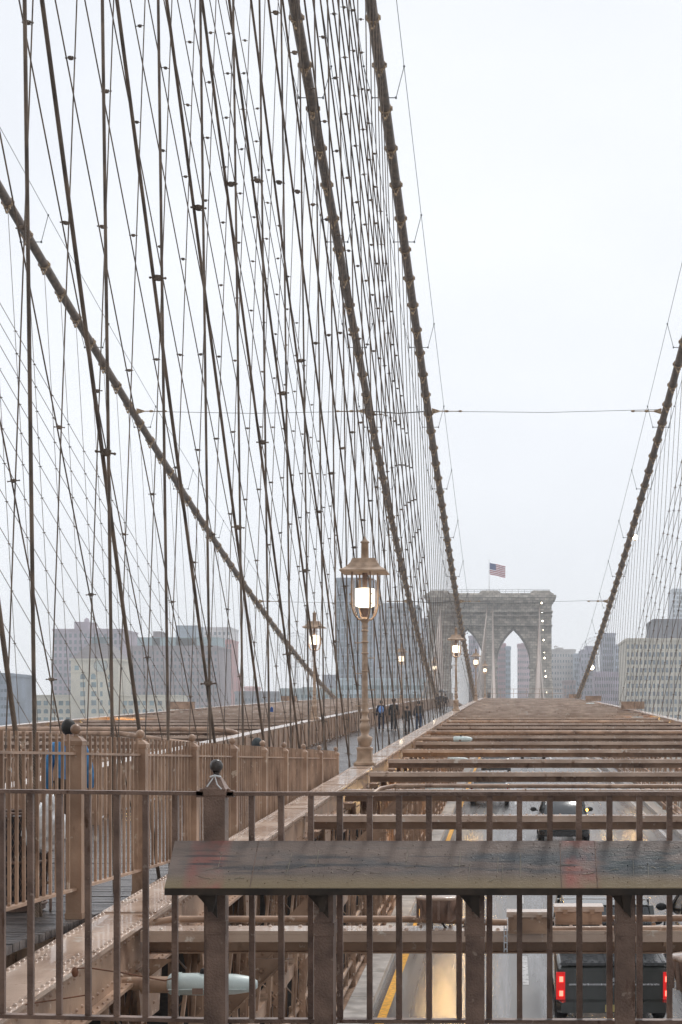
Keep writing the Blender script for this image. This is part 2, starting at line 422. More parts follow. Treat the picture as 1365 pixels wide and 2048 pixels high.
# guard rails beside the road
def grail(xs, zs, label, y0=6):
    t = empty('guard_rail', (xs[0], 12, zr(12)), label, 'guard rail', 'guard rails beside the roadway'); inv = Matrix.Translation(t.location).inverted()
    for X, z in zip(xs, zs):
        mb = MB(); mb.tube([(X, y, zr(y)+z) for y in range(y0, 240, 6)], .045, 8)
        o = mb.build('rail', M['tan'], t); o.matrix_parent_inverse = inv
    mb = MB(); mb.box(-.05, .05, -.05, .05, 0, max(zs)+.02); mb.box(-.07, .07, -.06, .06, -.02, .16)
    pm = mb.mesh('post'); pm.materials.append(M['tan'])
    for i in range(48):
        y = 7.3+i*4.74; o = inst('post', pm, t, (xs[0]-.08 if xs[0] < 0 else xs[0]+.08, y, zr(y))); o.matrix_parent_inverse = inv
grail((-2.98, -2.98, -3.0), (.3, .62, 1.3), 'tubular tan guard rail between the yellow line and the truss')
grail((6.95, 6.95, 7.0), (.3, .62, 1.3), 'tubular guard rail at the right side of the roadway', 18)

# ================================================================ OVERHEAD BEAMS
def beam_proto(xa, xb, sgn):
    t = empty('overhead_beam', (0, 0, 0))
    mb = MB(); mb.box(xa, xb, -.15, .15, -.025, 0); mb.box(xa, xb, -.15, -.135, -.085, -.026)
    mb.box(xa, xb, .135, .15, -.085, -.026)
    x = xa+.15
    while x < xb:
        rivet(mb, x, -.095, 0, .019); rivet(mb, x+.1, .095, 0, .019); x += .235
    mb.build('top_flange', M['tan_lit_top'], t)
    mb = MB(); mb.box(xa, xb, .112, .128, -.205, -.026); mb.box(xa, xb, .06, .111, -.205, -.193)
    mb.build('web', M['tan_dark'], t)
    for e, d in ((xa, 1), (xb, -1)):
        mb = MB()
        mb.bar((e+d*.98, 0, -.28), (e+d*.02, 0, -1.12), .012, .17, up=(0, 1, 0)) if False else mb.prism([(e+d*.86, -.236), (e+d*1.10, -.236), (e+d*.05, -1.25), (e, -1.25), (e, -1.06)], -.008, .008)
        mb.prism([(e+d*1.10, -.237), (e+d*1.12, -.237), (e+d*.07, -1.26), (e+d*.05, -1.26)], -.06, .06); mb.prism([(e, -.4), (e+d*.22, -.237), (e, -.237)], -.006, .006)
        for k in range(4):
            mb.ball((e+d*(.9-.25*k), -.012, -.33-.245*k), .02, 6, 4)
        mb.build('knee_brace', M['tan'], t)
    return t
def beams(xa, xb, where, s_first, n):
    p = beam_proto(xa, xb, 1)
    for i in range(n):
        y = s_first+4.74*i
        o = p if i == 0 else copy_tree(p)
        o.location = (0, y, zc(y)-.045)
        if where == 'right':
            lab = ('nearest overhead riveted beam over the right roadway, carrying two junction boxes' if i == 0 else
                   f'{ORD[i]} overhead riveted beam from the near railing over the right roadway' if i < 16 else 'far overhead riveted beam near the crest of the right roadway')
        else:
            lab = (f'{ORD[i]} overhead riveted beam from the near end over the left roadway' if i < 16 else 'far overhead riveted beam near the crest of the left roadway')
        tag(o, lab, 'beam', f'overhead beams across the {where} roadway')
beams(-2.82, 7.24, 'right', 11.78, 48)
beams(-19.29, -8.94, 'left', 11.78, 48)

# ================================================================ PIPES / CONDUITS
def pipe(name, pts, r, label, clampx=(), m='tan'):
    mb = MB(); mb.tube(pts, r, 10); p0 = Vector(pts[0])
    o = MB(); o.tube([Vector(p)-p0 for p in pts], r, 10); ob = o.build(name, M[m], None, p0)
    tag(ob, label, 'pipe', 'conduit pipes laid across the bridge')
    for x, y, z in clampx:
        c = MB(); c.lathe([(r+.012, -.02), (r+.012, .02)], 8); c.box(-.012, .012, -.05, .05, -.12, -.03)
        me = c.mesh('pipe_clamp'); me.materials.append(M['tan'])
        inst('pipe_clamp', me, ob, Vector((x, y, z))-p0)
def X(x, s): return (x-VX)*s/F
def Z(y, s): return (YH-y)*s/F
s = 12.3
pipe('conduit_pipe', [(X(238, 11.3), 11.2, Z(1950, 11.3)), (X(260, s), s-.3, Z(1890, s)), (X(300, s), s-.05, Z(1846, s)), (X(345, s), s, Z(1839, s)), (X(820, s), s, Z(1839, s)), (X(1015, s), s, Z(1846, s))], .028,
     'thin tan conduit resting on the nearest overhead beam', [(X(q, s), s, Z(1840, s)) for q in (355, 640, 838, 960)])
pipe('conduit_pipe', [(X(1205, 12.1), 12.1, Z(1838, 12.1)), (X(1500, 12.1), 12.1, Z(1836, 12.1))], .028, 'upper pipe running right from the far junction box', [(X(1308, 12.1), 12.1, Z(1838, 12.1))])
pipe('conduit_pipe', [(X(1096, 11.7), 11.7, Z(1862, 11.7)), (X(1500, 11.7), 11.7, Z(1859, 11.7))], .034, 'lower thicker pipe running right from the near junction box', [(X(1230, 11.7), 11.7, Z(1861, 11.7)), (X(1330, 11.7), 11.7, Z(1860, 11.7))])
s = 25.0
pipe('conduit_pipe', [(X(745, s), s-.6, Z(1592, s)), (X(762, s), s-.2, Z(1577, s)), (X(790, s), s, Z(1572, s)), (X(1500, s), s, Z(1573, s))], .036, 'long horizontal pipe just beyond the top rail of the near railing', [(X(792, s), s, Z(1572, s)), (X(1052, s), s, Z(1574, s))])
s = 50.0
pipe('conduit_pipe', [(-2.7, s, zc(s)+.06), (7.2, s, zc(s)+.06)], .06, 'thick pipe across the right roadway halfway to the crest', [(x_, s, zc(s)+.06) for x_ in (-1, 1.5, 3.2, 5.5)])
pipe('conduit_pipe', [(-19.2, 51, zc(51)+.12), (-10, 51, zc(51)+.12), (-9.3, 51.0, zc(51)+.05), (-8.95, 51, zc(51)-.1)], .085, 'farther of the two thick pipes over the left roadway', [(x_, 51, zc(51)+.12) for x_ in (-16, -13, -11)])
pipe('conduit_pipe', [(-19.2, 47, zc(47)+.12), (-12.0, 47, zc(47)+.12), (-10.6, 47, zc(47)-.1), (-9.3, 47, zc(47)-.25)], .085, 'nearer of the two thick pipes over the left roadway', [(x_, 47, zc(47)+.12) for x_ in (-17, -14)])

# junction boxes
def jbox(x0, x1, yt, yb, s, dep, label):
    a, b = X(x0, s), X(x1, s); z1, z0 = Z(yt+8, s), Z(yb, s); c = (a+b)/2; w_ = b-a; h = z1-z0
    t = empty('junction_box', (c, s, z0), label, 'junction box', 'junction boxes on the nearest beam')
    mb = MB(); mb.box(-w_/2, w_/2, 0, dep, 0, h); mb.box(-w_/2+.02, w_/2-.02, -.004, 0, .02, h-.03); mb.build('housing', M['tan'], t)
    mb = MB(); mb.box(-w_/2-.012, w_/2+.012, -.014, dep+.012, h, h+.022); mb.box(-w_/2-.012, w_/2+.012, -.014, -.008, h-.018, h-.001); mb.build('lid', M['tan_lit_top'], t)
    for xx in (-w_*.3, w_*.28):
        mb = MB(); mb.prism([(xx-.022, h-.001), (xx+.022, h-.001), (xx+.014, h-.035), (xx-.014, h-.035)], -.03, -.0145); mb.build('latch', M['tan'], t)
    mb = MB()
    for xx in (-w_/2-.03, -w_/2-.008): mb.box(xx-.004, xx+.004, -.02, -.005, -.14, .06)
    for zz in (-.12, -.07, -.02, .03): mb.box(-w_/2-.034, -w_/2-.004, -.024, -.02, zz, zz+.012)
    mb.build('hanger_strut', M['chrome'], t)
jbox(1017, 1096, 1822, 1868, 11.55, .16, 'nearer tan junction box with pale lid on the nearest beam')
jbox(1112, 1205, 1811, 1850, 11.95, .2, 'farther tan junction box with pale lid, right of the other one')

# bell shaped lamp housings (tops seen from above)
def bell(cx, cy, cz, r, h, label):
    t = empty('bell_housing', (cx, cy, cz-h), label, 'lamp housing', 'bell shaped housings hung on the nearest beam')
    mb = MB(); mb.lathe([(r*.55, 0), (r*.7, h*.12), (r*.86, h*.5), (r*.97, h*.85), (r*.99, h*.9)], 20); mb.build('drum', M['rail'], t)
    mb = MB(); mb.lathe([(r, h*.9), (r*1.03, h*.94), (r, h), (r*.9, h*1.03), (r*.3, h*1.06)], 20); mb.build('rim', M['tan_lit_top'], t)
    for k in range(7):
        a = math.pi*(1.05+.9*k/6); mb = MB(); mb.box(-.01, .01, -.012, .012, h*.15, h*.88)
        o = mb.build('fin', M['rail'], t, (math.cos(a)*r*.93, math.sin(a)*r*.93, 0))
    mb = MB(); mb.tube([(0, -r*.3, .02), (.06, -r*.5, -.05), (.14, -r*.5, -.09), (.2, -r*.2, -.02)], .008, 6); mb.tube([(-.06, -r*.5, .03), (-.05, -r*.5, -.07)], .007, 6)
    mb.build('cable_lead', M['black'], t)
bell(X(880, 11.9), 11.9, Z(1792, 11.9), .185, .20, 'dark round bell housing with pale rim on the nearest beam')
bell(X(1392, 10.2), 10.2, Z(1912, 10.2), .17, .25, 'dark bell housing cut off by the right edge of the photo')

# ================================================================ NEAR RAILING
def near_railing():
    s = 6.3
    t = empty('iron_railing', (0, s, Z(2040, s)), 'dark brown iron railing across the foreground with ball topped post', 'railing'); z00 = t.location.z
    def P(mb, nm, m='rail'): return mb.build(nm, M[m], t, (0, -0, -z00) if False else None)
    def zz(y): return Z(y, s)-z00
    mb = MB(); mb.bar((X(-60, s), 0, zz(1582)), (X(412, s), 0, zz(1587.5)), .044, .016); mb.build('top_rail', M['rail'], t)
    mb = MB(); mb.bar((X(455, s), 0, zz(1588)), (X(1450, s), 0, zz(1587.5)), .044, .016); mb.build('top_rail', M['rail'], t)
    mb = MB(); mb.bar((X(-60, s), 0, zz(2030)), (X(412, s), 0, zz(2041)), .044, .016); mb.build('bottom_rail', M['rail'], t)
    mb = MB(); mb.bar((X(455, s), 0, zz(2041)), (X(1450, s), 0, zz(2044)), .044, .016); mb.build('bottom_rail', M['rail'], t)
    xs = [5, 62, 119, 177, 234, 292, 350, 505, 563, 622, 681, 740, 799, 859, 919, 979, 1040, 1100, 1160, 1220, 1280, 1340, 1400]
    for i, x in enumerate(xs):
        yt = 1582+5*min(1, x/412); a = random.uniform(-.003, .003)
        mb = MB(); w_ = random.uniform(.0112, .0124)
        b = zz(2031+10*min(1, x/412))+.008; tp = zz(yt)-.008
        mb.add([(-w_, -w_, b), (w_, -w_, b), (w_, w_, b), (-w_, w_, b), (-w_+a, -w_, tp), (w_+a, -w_, tp), (w_+a, w_, tp), (-w_+a, w_, tp)],
               [(0,3,2,1),(4,5,6,7),(0,1,5,4),(1,2,6,5),(2,3,7,6),(3,0,4,7)])
        mb.build('picket', M['rail'], t, (X(x, s), 0, 0))
    mb = MB(); hw = .043; z1 = zz(1578); zb = zz(2150)
    mb.lathe([(hw, zb), (hw, z1-.03), (hw*1.08, z1-.025), (hw*1.08, z1), (hw*.95, z1+.008), (hw*.5, z1+.045), (hw*.34, z1+.055)], 4, smooth=False, sq=True)
    o = mb.build('post', M['rail'], t, (X(433, s), 0, 0))
    mb = MB(); mb.lathe([(.016, 0), (.012, .01), (.02, .016)], 12); mb.ball((0, 0, .04), .028, 16, 10); mb.build('ball_finial', mat('wet_dark_paint', (.09, .075, .068), .3, 0, .3, 20, .3, 80), o, (0, 0, z1+.055))
    mb = MB(); mb.tube([(-.03, -.045, z1+.01), (-.01, -.04, z1+.04), (.0, -.035, z1+.055), (.012, -.045, z1+.02), (.03, -.046, z1+.0)], .003, 6)
    mb.tube([(-.02, -.03, z1+.05), (.0, -.036, z1+.057), (.025, -.03, z1+.05)], .004, 6); mb.build('cable_tie', M['bag'], o)
    for xx in (404, 459):
        mb = MB(); mb.box(-.02, .02, -.022, .022, -.014, .014); mb.ball((0, -.01, .016), .008, 6, 4); mb.build('rail_bracket', M['rail'], t, (X(xx, s), 0, zz(1588)))
near_railing()

def ledge():
    s0, s1 = 6.255, 6.04
    x0a, x0b, x1 = X(350, s0), X(329, s1), X(1470, s0)
    za, zb = Z(1682, s0), Z(1776, s1)
    t = empty('sloped_panel', (X(850, 6.15), 6.2, Z(2046, 6.2)), 'weathered grey brown sloped reading panel on stout legs in front of the railing', 'panel')
    inv = Matrix.Translation(t.location).inverted()
    def bl(mb, n, m, p=t):
        o = mb.build(n, m, p); 
        o.matrix_parent_inverse = inv if p is t else Matrix.Identity(4); return o
    m = bpy.data.materials.new('weathered_panel'); m.use_nodes = True; tt = m.node_tree; b = tt.nodes['Principled BSDF']
    g = tt.nodes.new('ShaderNodeNewGeometry'); sx = tt.nodes.new('ShaderNodeSeparateXYZ'); tt.links.new(g.outputs['Position'], sx.inputs[0])
    def nzn(scale, st, det=5, off=0):
        mpn = tt.nodes.new('ShaderNodeMapping'); mpn.inputs['Scale'].default_value = st; mpn.inputs['Location'].default_value = (off, 0, 0); tt.links.new(g.outputs['Position'], mpn.inputs[0])
        n = tt.nodes.new('ShaderNodeTexNoise'); n.inputs['Scale'].default_value = scale; n.inputs['Detail'].default_value = det; tt.links.new(mpn.outputs[0], n.inputs['Vector']); return n
    def ramp(src, stops):
        r = tt.nodes.new('ShaderNodeValToRGB'); e = r.color_ramp.elements
        e[0].position = stops[0][0]; e[0].color = (*stops[0][1], 1); e[1].position = stops[-1][0]; e[1].color = (*stops[-1][1], 1)
        for p_, c_ in stops[1:-1]: q = e.new(p_); q.color = (*c_, 1)
        tt.links.new(src, r.inputs[0]); return r.outputs[0]
    def mix(f, a, c):
        n = tt.nodes.new('ShaderNodeMix'); n.data_type = 'RGBA'
        (tt.links.new(f, n.inputs[0]) if not isinstance(f, float) else None)
        if isinstance(a, tuple): n.inputs[6].default_value = (*a, 1)
        else: tt.links.new(a, n.inputs[6])
        if isinstance(c, tuple): n.inputs[7].default_value = (*c, 1)
        else: tt.links.new(c, n.inputs[7])
        return n.outputs[2]
    base = ramp(nzn(3, (1, 4, 4)).outputs['Fac'], [(.3, (.15, .115, .10)), (.5, (.20, .15, .125)), (.75, (.24, .185, .155))])
    blue = ramp(nzn(2.3, (1.2, 1, 6), 8).outputs['Fac'], [(.47, (0, 0, 0)), (.60, (1, 1, 1))])
    # smears keep to the middle strip of the panel
    mr = tt.nodes.new('ShaderNodeMapRange'); tt.links.new(sx.outputs['Z'], mr.inputs[0]); mr.inputs[1].default_value = zb; mr.inputs[2].default_value = za
    mid = ramp(mr.outputs[0], [(.18, (0, 0, 0)), (.40, (1, 1, 1)), (.62, (1, 1, 1)), (.92, (.15, .15, .15))])
    ml = tt.nodes.new('ShaderNodeMath'); ml.operation = 'MULTIPLY'; tt.links.new(blue, ml.inputs[0]); tt.links.new(mid, ml.inputs[1])
    c1 = mix(ml.outputs[0], base, (.07, .085, .098))
    # ochre dirt along the lower lip
    lip = ramp(mr.outputs[0], [(.0, (.9, .9, .9)), (.12, (.75, .75, .75)), (.32, (0, 0, 0)), (1, (0, 0, 0))])
    c2 = mix(lip, c1, (.27, .20, .10))
    # red patches at given places along the panel
    def patch(xc, wd):
        a = tt.nodes.new('ShaderNodeMath'); a.operation = 'SUBTRACT'; tt.links.new(sx.outputs['X'], a.inputs[0]); a.inputs[1].default_value = xc
        c = tt.nodes.new('ShaderNodeMath'); c.operation = 'ABSOLUTE'; tt.links.new(a.outputs[0], c.inputs[0])
        d = tt.nodes.new('ShaderNodeMapRange'); tt.links.new(c.outputs[0], d.inputs[0]); d.inputs[1].default_value = wd*.6; d.inputs[2].default_value = wd; d.inputs[3].default_value = .9; d.inputs[4].default_value = 0
        e = tt.nodes.new('ShaderNodeMath'); e.operation = 'MULTIPLY'; tt.links.new(d.outputs[0], e.inputs[0])
        f_ = ramp(nzn(7, (1, 1, 1), 4, xc).outputs['Fac'], [(.38, (0, 0, 0)), (.62, (1, 1, 1))]); tt.links.new(f_, e.inputs[1]); return e.outputs[0]
    c3 = mix(patch(X(420, 6.2), .09), c2, (.36, .12, .095))
    c4 = mix(patch(X(1160, 6.2), .085), c3, (.38, .13, .10))
    sm = ramp(nzn(9, (1, 1, 9), 7, 3).outputs['Fac'], [(.44, (0, 0, 0)), (.56, (1, 1, 1))])
    aa = tt.nodes.new('ShaderNodeMapRange'); tt.links.new(sx.outputs['X'], aa.inputs[0]); aa.inputs[1].default_value = X(1205, 6.15); aa.inputs[2].default_value = X(1225, 6.15)
    bb = tt.nodes.new('ShaderNodeMath'); bb.operation = 'MULTIPLY'; tt.links.new(sm, bb.inputs[0]); tt.links.new(aa.outputs[0], bb.inputs[1])
    b2 = tt.nodes.new('ShaderNodeMath'); b2.operation = 'MULTIPLY'; tt.links.new(bb.outputs[0], b2.inputs[0]); tt.links.new(mid, b2.inputs[1])
    c5 = mix(b2.outputs[0], c4, (.04, .06, .065))
    s2 = ramp(nzn(5, (.7, 1, 12), 8, 31).outputs['Fac'], [(.55, (0, 0, 0)), (.62, (.8, .8, .8))])
    b3 = tt.nodes.new('ShaderNodeMath'); b3.operation = 'MULTIPLY'; tt.links.new(s2, b3.inputs[0]); tt.links.new(mid, b3.inputs[1])
    c4 = mix(b3.outputs[0], c5, (.05, .055, .06))
    tt.links.new(c4, b.inputs['Base Color']); 
    n5 = nzn(170, (1, 1, 1), 3); n6 = nzn(30, (1, 1, 5), 6)
    ad = tt.nodes.new('ShaderNodeMath'); ad.operation = 'ADD'; tt.links.new(n5.outputs['Fac'], ad.inputs[0]); tt.links.new(n6.outputs['Fac'], ad.inputs[1])
    bn = tt.nodes.new('ShaderNodeBump'); bn.inputs['Strength'].default_value = .45; bn.inputs['Distance'].default_value = .003; tt.links.new(ad.outputs[0], bn.inputs['Height']); tt.links.new(bn.outputs[0], b.inputs['Normal'])
    b.inputs['Roughness'].default_value = .36
    th = .003
    mb = MB()
    mb.add([(x0b, s1, zb), (x1, s1, zb), (x1, s0, za), (x0a, s0, za), (x0b, s1, zb-th), (x1, s1, zb-th), (x1, s0, za-th), (x0a, s0, za-th)],
           [(0,1,2,3),(4,7,6,5),(0,4,5,1),(1,5,6,2),(2,6,7,3),(3,7,4,0)])
    random.seed(3)
    # scratches and beads of paint
    d = Vector((0, s0-s1, za-zb))
    for k in range(230):
        u = random.random(); v = random.uniform(.08, .95); x = x0a+.05+(x1-x0a-.05)*u; p = Vector((x, s1, zb))+d*v
        mb.ball((p.x, p.y, p.z+.0008), random.uniform(.0012, .0028), 5, 3)
    bl(mb, 'panel_top', m)
    sc_m = mat('scratched_bare_metal', (.42, .38, .30), .4, .3, .3, 30); mb = MB()
    def pt(x, v, up=.0012): p = Vector((x, s1, zb))+d*v; return (x, p.y, p.z+up)
    for k in range(46):
        u = random.random(); x = x0a+.12+(x1-x0a-.3)*u; v = random.uniform(.12, .5); ln = random.uniform(.01, .05); sl = random.uniform(-.05, .05) if k % 3 else .35
        if sl == .35: ln = .003
        mb.tube([pt(x, v), pt(x+ln*.5, v+sl*.4+random.uniform(-.02, .02)), pt(x+ln, v+sl)], random.uniform(.0005, .0011), 3, False)
    bl(mb, 'scratches', sc_m)
    for xx in (1124, 1196, 500): 
        mb = MB(); mb.tube([pt(X(xx, 6.04), .01), pt(X(xx, 6.04), .99)], .0013, 4, False); bl(mb, 'seam', M['rail'])
    mb = MB()                                   # thick flaked patch of old dark paint
    for k in range(60):
        x = X(random.uniform(1205, 1420), 6.15); v = random.uniform(.30, .92); q = random.uniform(.006, .02); a0 = random.random()*6
        P_ = [Vector(pt(x+q*1.6*math.cos(a0+j*1.05)*random.uniform(.6, 1), min(.97, max(.05, v+.28*q/.02*math.sin(a0+j*1.05)*random.uniform(.5, 1)*.5)), .0009)) for j in range(6)]
        mb.add([tuple(p) for p in P_], [tuple(range(6))])
    0 and bl(mb, 'paint_flakes', mat('old_dark_paint', (.05, .065, .07), .3, 0, .4, 20))
    dk = mat('dark_underside', (.05, .035, .025), .6, 0, .3, 10)
    mb = MB(); mb.box(x0b, x1, s1, s1+.012, zb-.030, zb-th-.0005); mb.box(x0b+.001, x1, s1+.013, s0-.02, zb-.028, zb-.02); bl(mb, 'front_lip', dk)
    for xx in (433, 652, 951, 1250):
        cx = X(xx, 6.2); ptop = zb-.031; hw = .038
        mb = MB(); mb.box(cx-hw, cx+hw, 6.13, 6.24, Z(2160, 6.2), ptop); mb.box(cx-hw-.004, cx+hw+.004, 6.125, 6.244, Z(1868, 6.2), Z(1842, 6.2)); 
        if xx == 433: mb = MB(); mb.box(cx-hw, cx+hw, 6.19, 6.245, Z(2160, 6.2), ptop); mb.box(cx-hw-.003, cx+hw+.003, 6.186, 6.248, Z(1868, 6.2), Z(1842, 6.2))
        bl(mb, 'leg', M['rail'])
        mb = MB(); mb.prism([(cx-hw-.03, ptop), (cx+.015, ptop), (cx+.02, ptop-.10)], 6.115, 6.124); mb.prism([(cx-.022, ptop), (cx+.022, ptop), (cx+.01, ptop-.07), (cx-.01, ptop-.07)], 6.08, 6.114)
        bl(mb, 'bracket', dk)
ledge()

# ================================================================ PICKET FENCES ON THE RAMP
def fence(xp, y_from, y_to, label, posts):
    t = empty('picket_fence', (xp, y_from, zf(y_from)), label, 'fence', 'picket fences beside the boardwalk ramp'); inv = Matrix.Translation(t.location).inverted()
    def top(s): return .215-.025*s
    def bl(mb, n, m=M['tan'], p=None): o = mb.build(n, m, t); o.matrix_parent_inverse = inv; return o
    mb = MB(); mb.bar((xp, y_from, top(y_from)-.15), (xp, y_to, top(y_to)-.15), .045, .02); bl(mb, 'top_rail')
    mb = MB(); mb.bar((xp, y_from, -1.0-.025*y_from), (xp, y_to, -1.0-.025*y_to), .055, .022); bl(mb, 'bottom_rail')
    ys_ = []; y = y_from+.08
    while y < y_to:
        if min(abs(y-p) for p in posts) > .07: ys_.append(y)
        y += .155
    pm = MB(); pm.box(-.018, .018, -.013, .013, -1.0-.2, 0); 
    me = MB().box(-.0105, .0105, -.0105, .0105, 0, 1).mesh('picket'); me.materials.append(M['tan'])
    for y in ys_[:96]:
        o = inst('picket', me, t, (xp, y, -1.0-.025*y+.011), None, (1, 1, top(y)-(-1.0-.025*y)-.011)); o.matrix_parent_inverse = inv
    if ys_[96:]:
        mb = MB()
        for y in ys_[96:]: mb.box(xp-.0105, xp+.0105, y-.0105, y+.0105, -1.0-.025*y+.011, top(y))
        tag(bl(mb, 'picket'), kind='stuff')
    hw = .062
    for y in posts:
        mb = MB(); h = top(y)-zf(y)-.04
        zb_ = min(0, zc(y)-zf(y)) if False else -.02
        mb.lathe([(hw, zb_), (hw, h-.05), (hw*1.1, h-.045), (hw*1.12, h-.01), (hw*.8, h+.012), (hw*.35, h+.03)], 4, smooth=False, sq=True)
        mb.box(-hw*1.08, hw*1.08, -hw*1.08, hw*1.08, zb_, .05)
        o = mb.build('post', M['tan'], t, (xp, y, zf(y))); o.matrix_parent_inverse = inv
        b = MB(); b.lathe([(.02, 0), (.018, .015)], 10); b.ball((0, 0, .052), .042, 14, 8); b.build('ball_finial', M['tan'], o, (0, 0, h+.03))
fp = [7.6, 9.8, 12.0, 14.1, 16.4, 18.8, 21.1, 23.1, 25.3, 27.4, 30.0]
fence(-3.42, 8.0, 30.0, 'tan picket fence with ball topped posts beside the right truss', fp[1:])
fence(-8.15, 8.0, 30.0, 'tan picket fence with ball topped posts on the far side of the boardwalk', fp[1:])

# ================================================================ STREET LAMPS
def make_lamp():
    t = empty('street_lamp', (0, 0, 0)); m = M['lampbody']
    mb = MB(); mb.lathe([(.22, 0), (.22, .05), (.17, .09), (.155, .14), (.15, .30), (.165, .36), (.14, .39)], 4, smooth=False, sq=True)
    mb.lathe([(.10, .391), (.135, .45), (.15, .50), (.165, .56), (.16, .60), (.09, .63), (.075, .67), (.10, .74), (.118, .80), (.11, .87), (.075, .93), (.10, .95), (.10, .98), (.07, 1.0), (.062, 1.10), (.09, 1.12), (.09, 1.15), (.066, 1.18), (.085, 1.27), (.085, 1.30), (.068, 1.33)], 16)
    mb.build('base', m, t)
    mb = MB(); mb.lathe([(.068, 1.331), (.06, 2.2), (.055, 2.92)], 12)
    for z in (2.0, 2.38, 2.62, 2.86): mb.lathe([(.05, z-.03), (.078, z-.015), (.078, z+.01), (.05, z+.025)], 12)
    for i in range(8):
        for sx_ in (-1, 1): pass
    mb.build('shaft', m, t)
    for i, z in enumerate((1.26, 1.60, 1.95, 2.28, 2.60)):
        sg = 1 if i % 2 else -1; mb = MB(); mb.tube([(sg*.05, 0, z), (sg*.2, 0, z)], .011, 6); mb.box(sg*.2-.006, sg*.2+.006, -.012, .012, z-.02, z+.03); mb.build('climbing_peg', m, t)
    mb = MB(); mb.lathe([(.055, 2.9), (.075, 2.95), (.05, 3.0), (.08, 3.05), (.12, 3.1), (.06, 3.14)], 12); mb.build('collar', m, t)
    for k in range(4):
        a = R(28)+k*math.pi/2; c, d = math.cos(a), math.sin(a)
        pts = [(.05, 3.08), (.15, 3.10), (.24, 3.20), (.295, 3.36), (.305, 3.6), (.30, 3.9), (.29, 4.12)]
        mb = MB(); mb.tube([(r*c, r*d, z) for r, z in pts], .021, 6); 
        pts2 = [(.20, 3.20), (.25, 3.36), (.258, 3.6), (.25, 3.95)]
        mb.tube([(r*c, r*d, z) for r, z in pts2], .009, 5)
        for r, z in ((.335, 3.42), (.34, 3.62)): mb.ball((r*c, r*d, z), .022, 6, 4)
        mb.build('cage_arm', m, t)
    mb = MB(); mb.lathe([(.49, 4.09), (.49, 4.115), (.36, 4.19), (.28, 4.29), (.245, 4.38)], 4, smooth=False, sq=True); mb.build('roof', m, t)
    mb = MB(); mb.lathe([(.085, 4.381), (.078, 4.72), (.10, 4.73), (.10, 4.745), (.03, 4.80), (.015, 4.86)], 10); mb.build('chimney', m, t)
    mb = MB(); mb.lathe([(.14, 3.36), (.2, 3.38), (.205, 3.42), (.205, 3.72), (.2, 3.75), (.14, 3.76)], 20); mb.build('globe', M['lamp_lit'], t)
    mb = MB(); mb.lathe([(.05, 3.77), (.06, 3.9), (.06, 4.08)], 10); mb.lathe([(.07, 3.14), (.07, 3.2), (.12, 3.33)], 10)
    mb.tube([(.17*math.cos(q), .17*math.sin(q), 3.95) for q in [i*math.pi/8 for i in range(17)]], .008, 5, False); mb.build('lamp_holder', M['rail'], t)
    return t
lamp = make_lamp()
spots = [(-3.06, 32.3), (-3.06, 88), (-3.06, 141), (-3.06, 195), (-8.7, 68), (-8.7, 123), (-8.7, 178)]
lamp_lab = ['nearest lit street lamp on the truss right of the boardwalk, largest in the picture',
            'second lit street lamp along the right truss, left of the bridge tower',
            'third lit street lamp along the right truss, small, left of the tower',
            'farthest lit street lamp along the right truss, in front of the tower',
            'lit street lamp left of the largest lamp, partly behind the cables',
            'small lit street lamp above the group of walkers',
            'smallest lit street lamp on the left truss seen through the ropes']
for i, (x, y) in enumerate(spots):
    o = lamp if i == 0 else copy_tree(lamp)
    o.location = (x, y, zc(y)+.001)
    tag(o, lamp_lab[i], 'street lamp', 'ornate street lamps along the boardwalk')
    ld = bpy.data.lights.new('lamp_light', 'POINT'); ld.energy = 25; ld.color = (1, .8, .55); ld.shadow_soft_size = .2
    if i < 2:
        lo = bpy.data.objects.new('lamp_light', ld); COL.objects.link(lo); lo.parent = o; lo.location = (0, 0, 3.28)

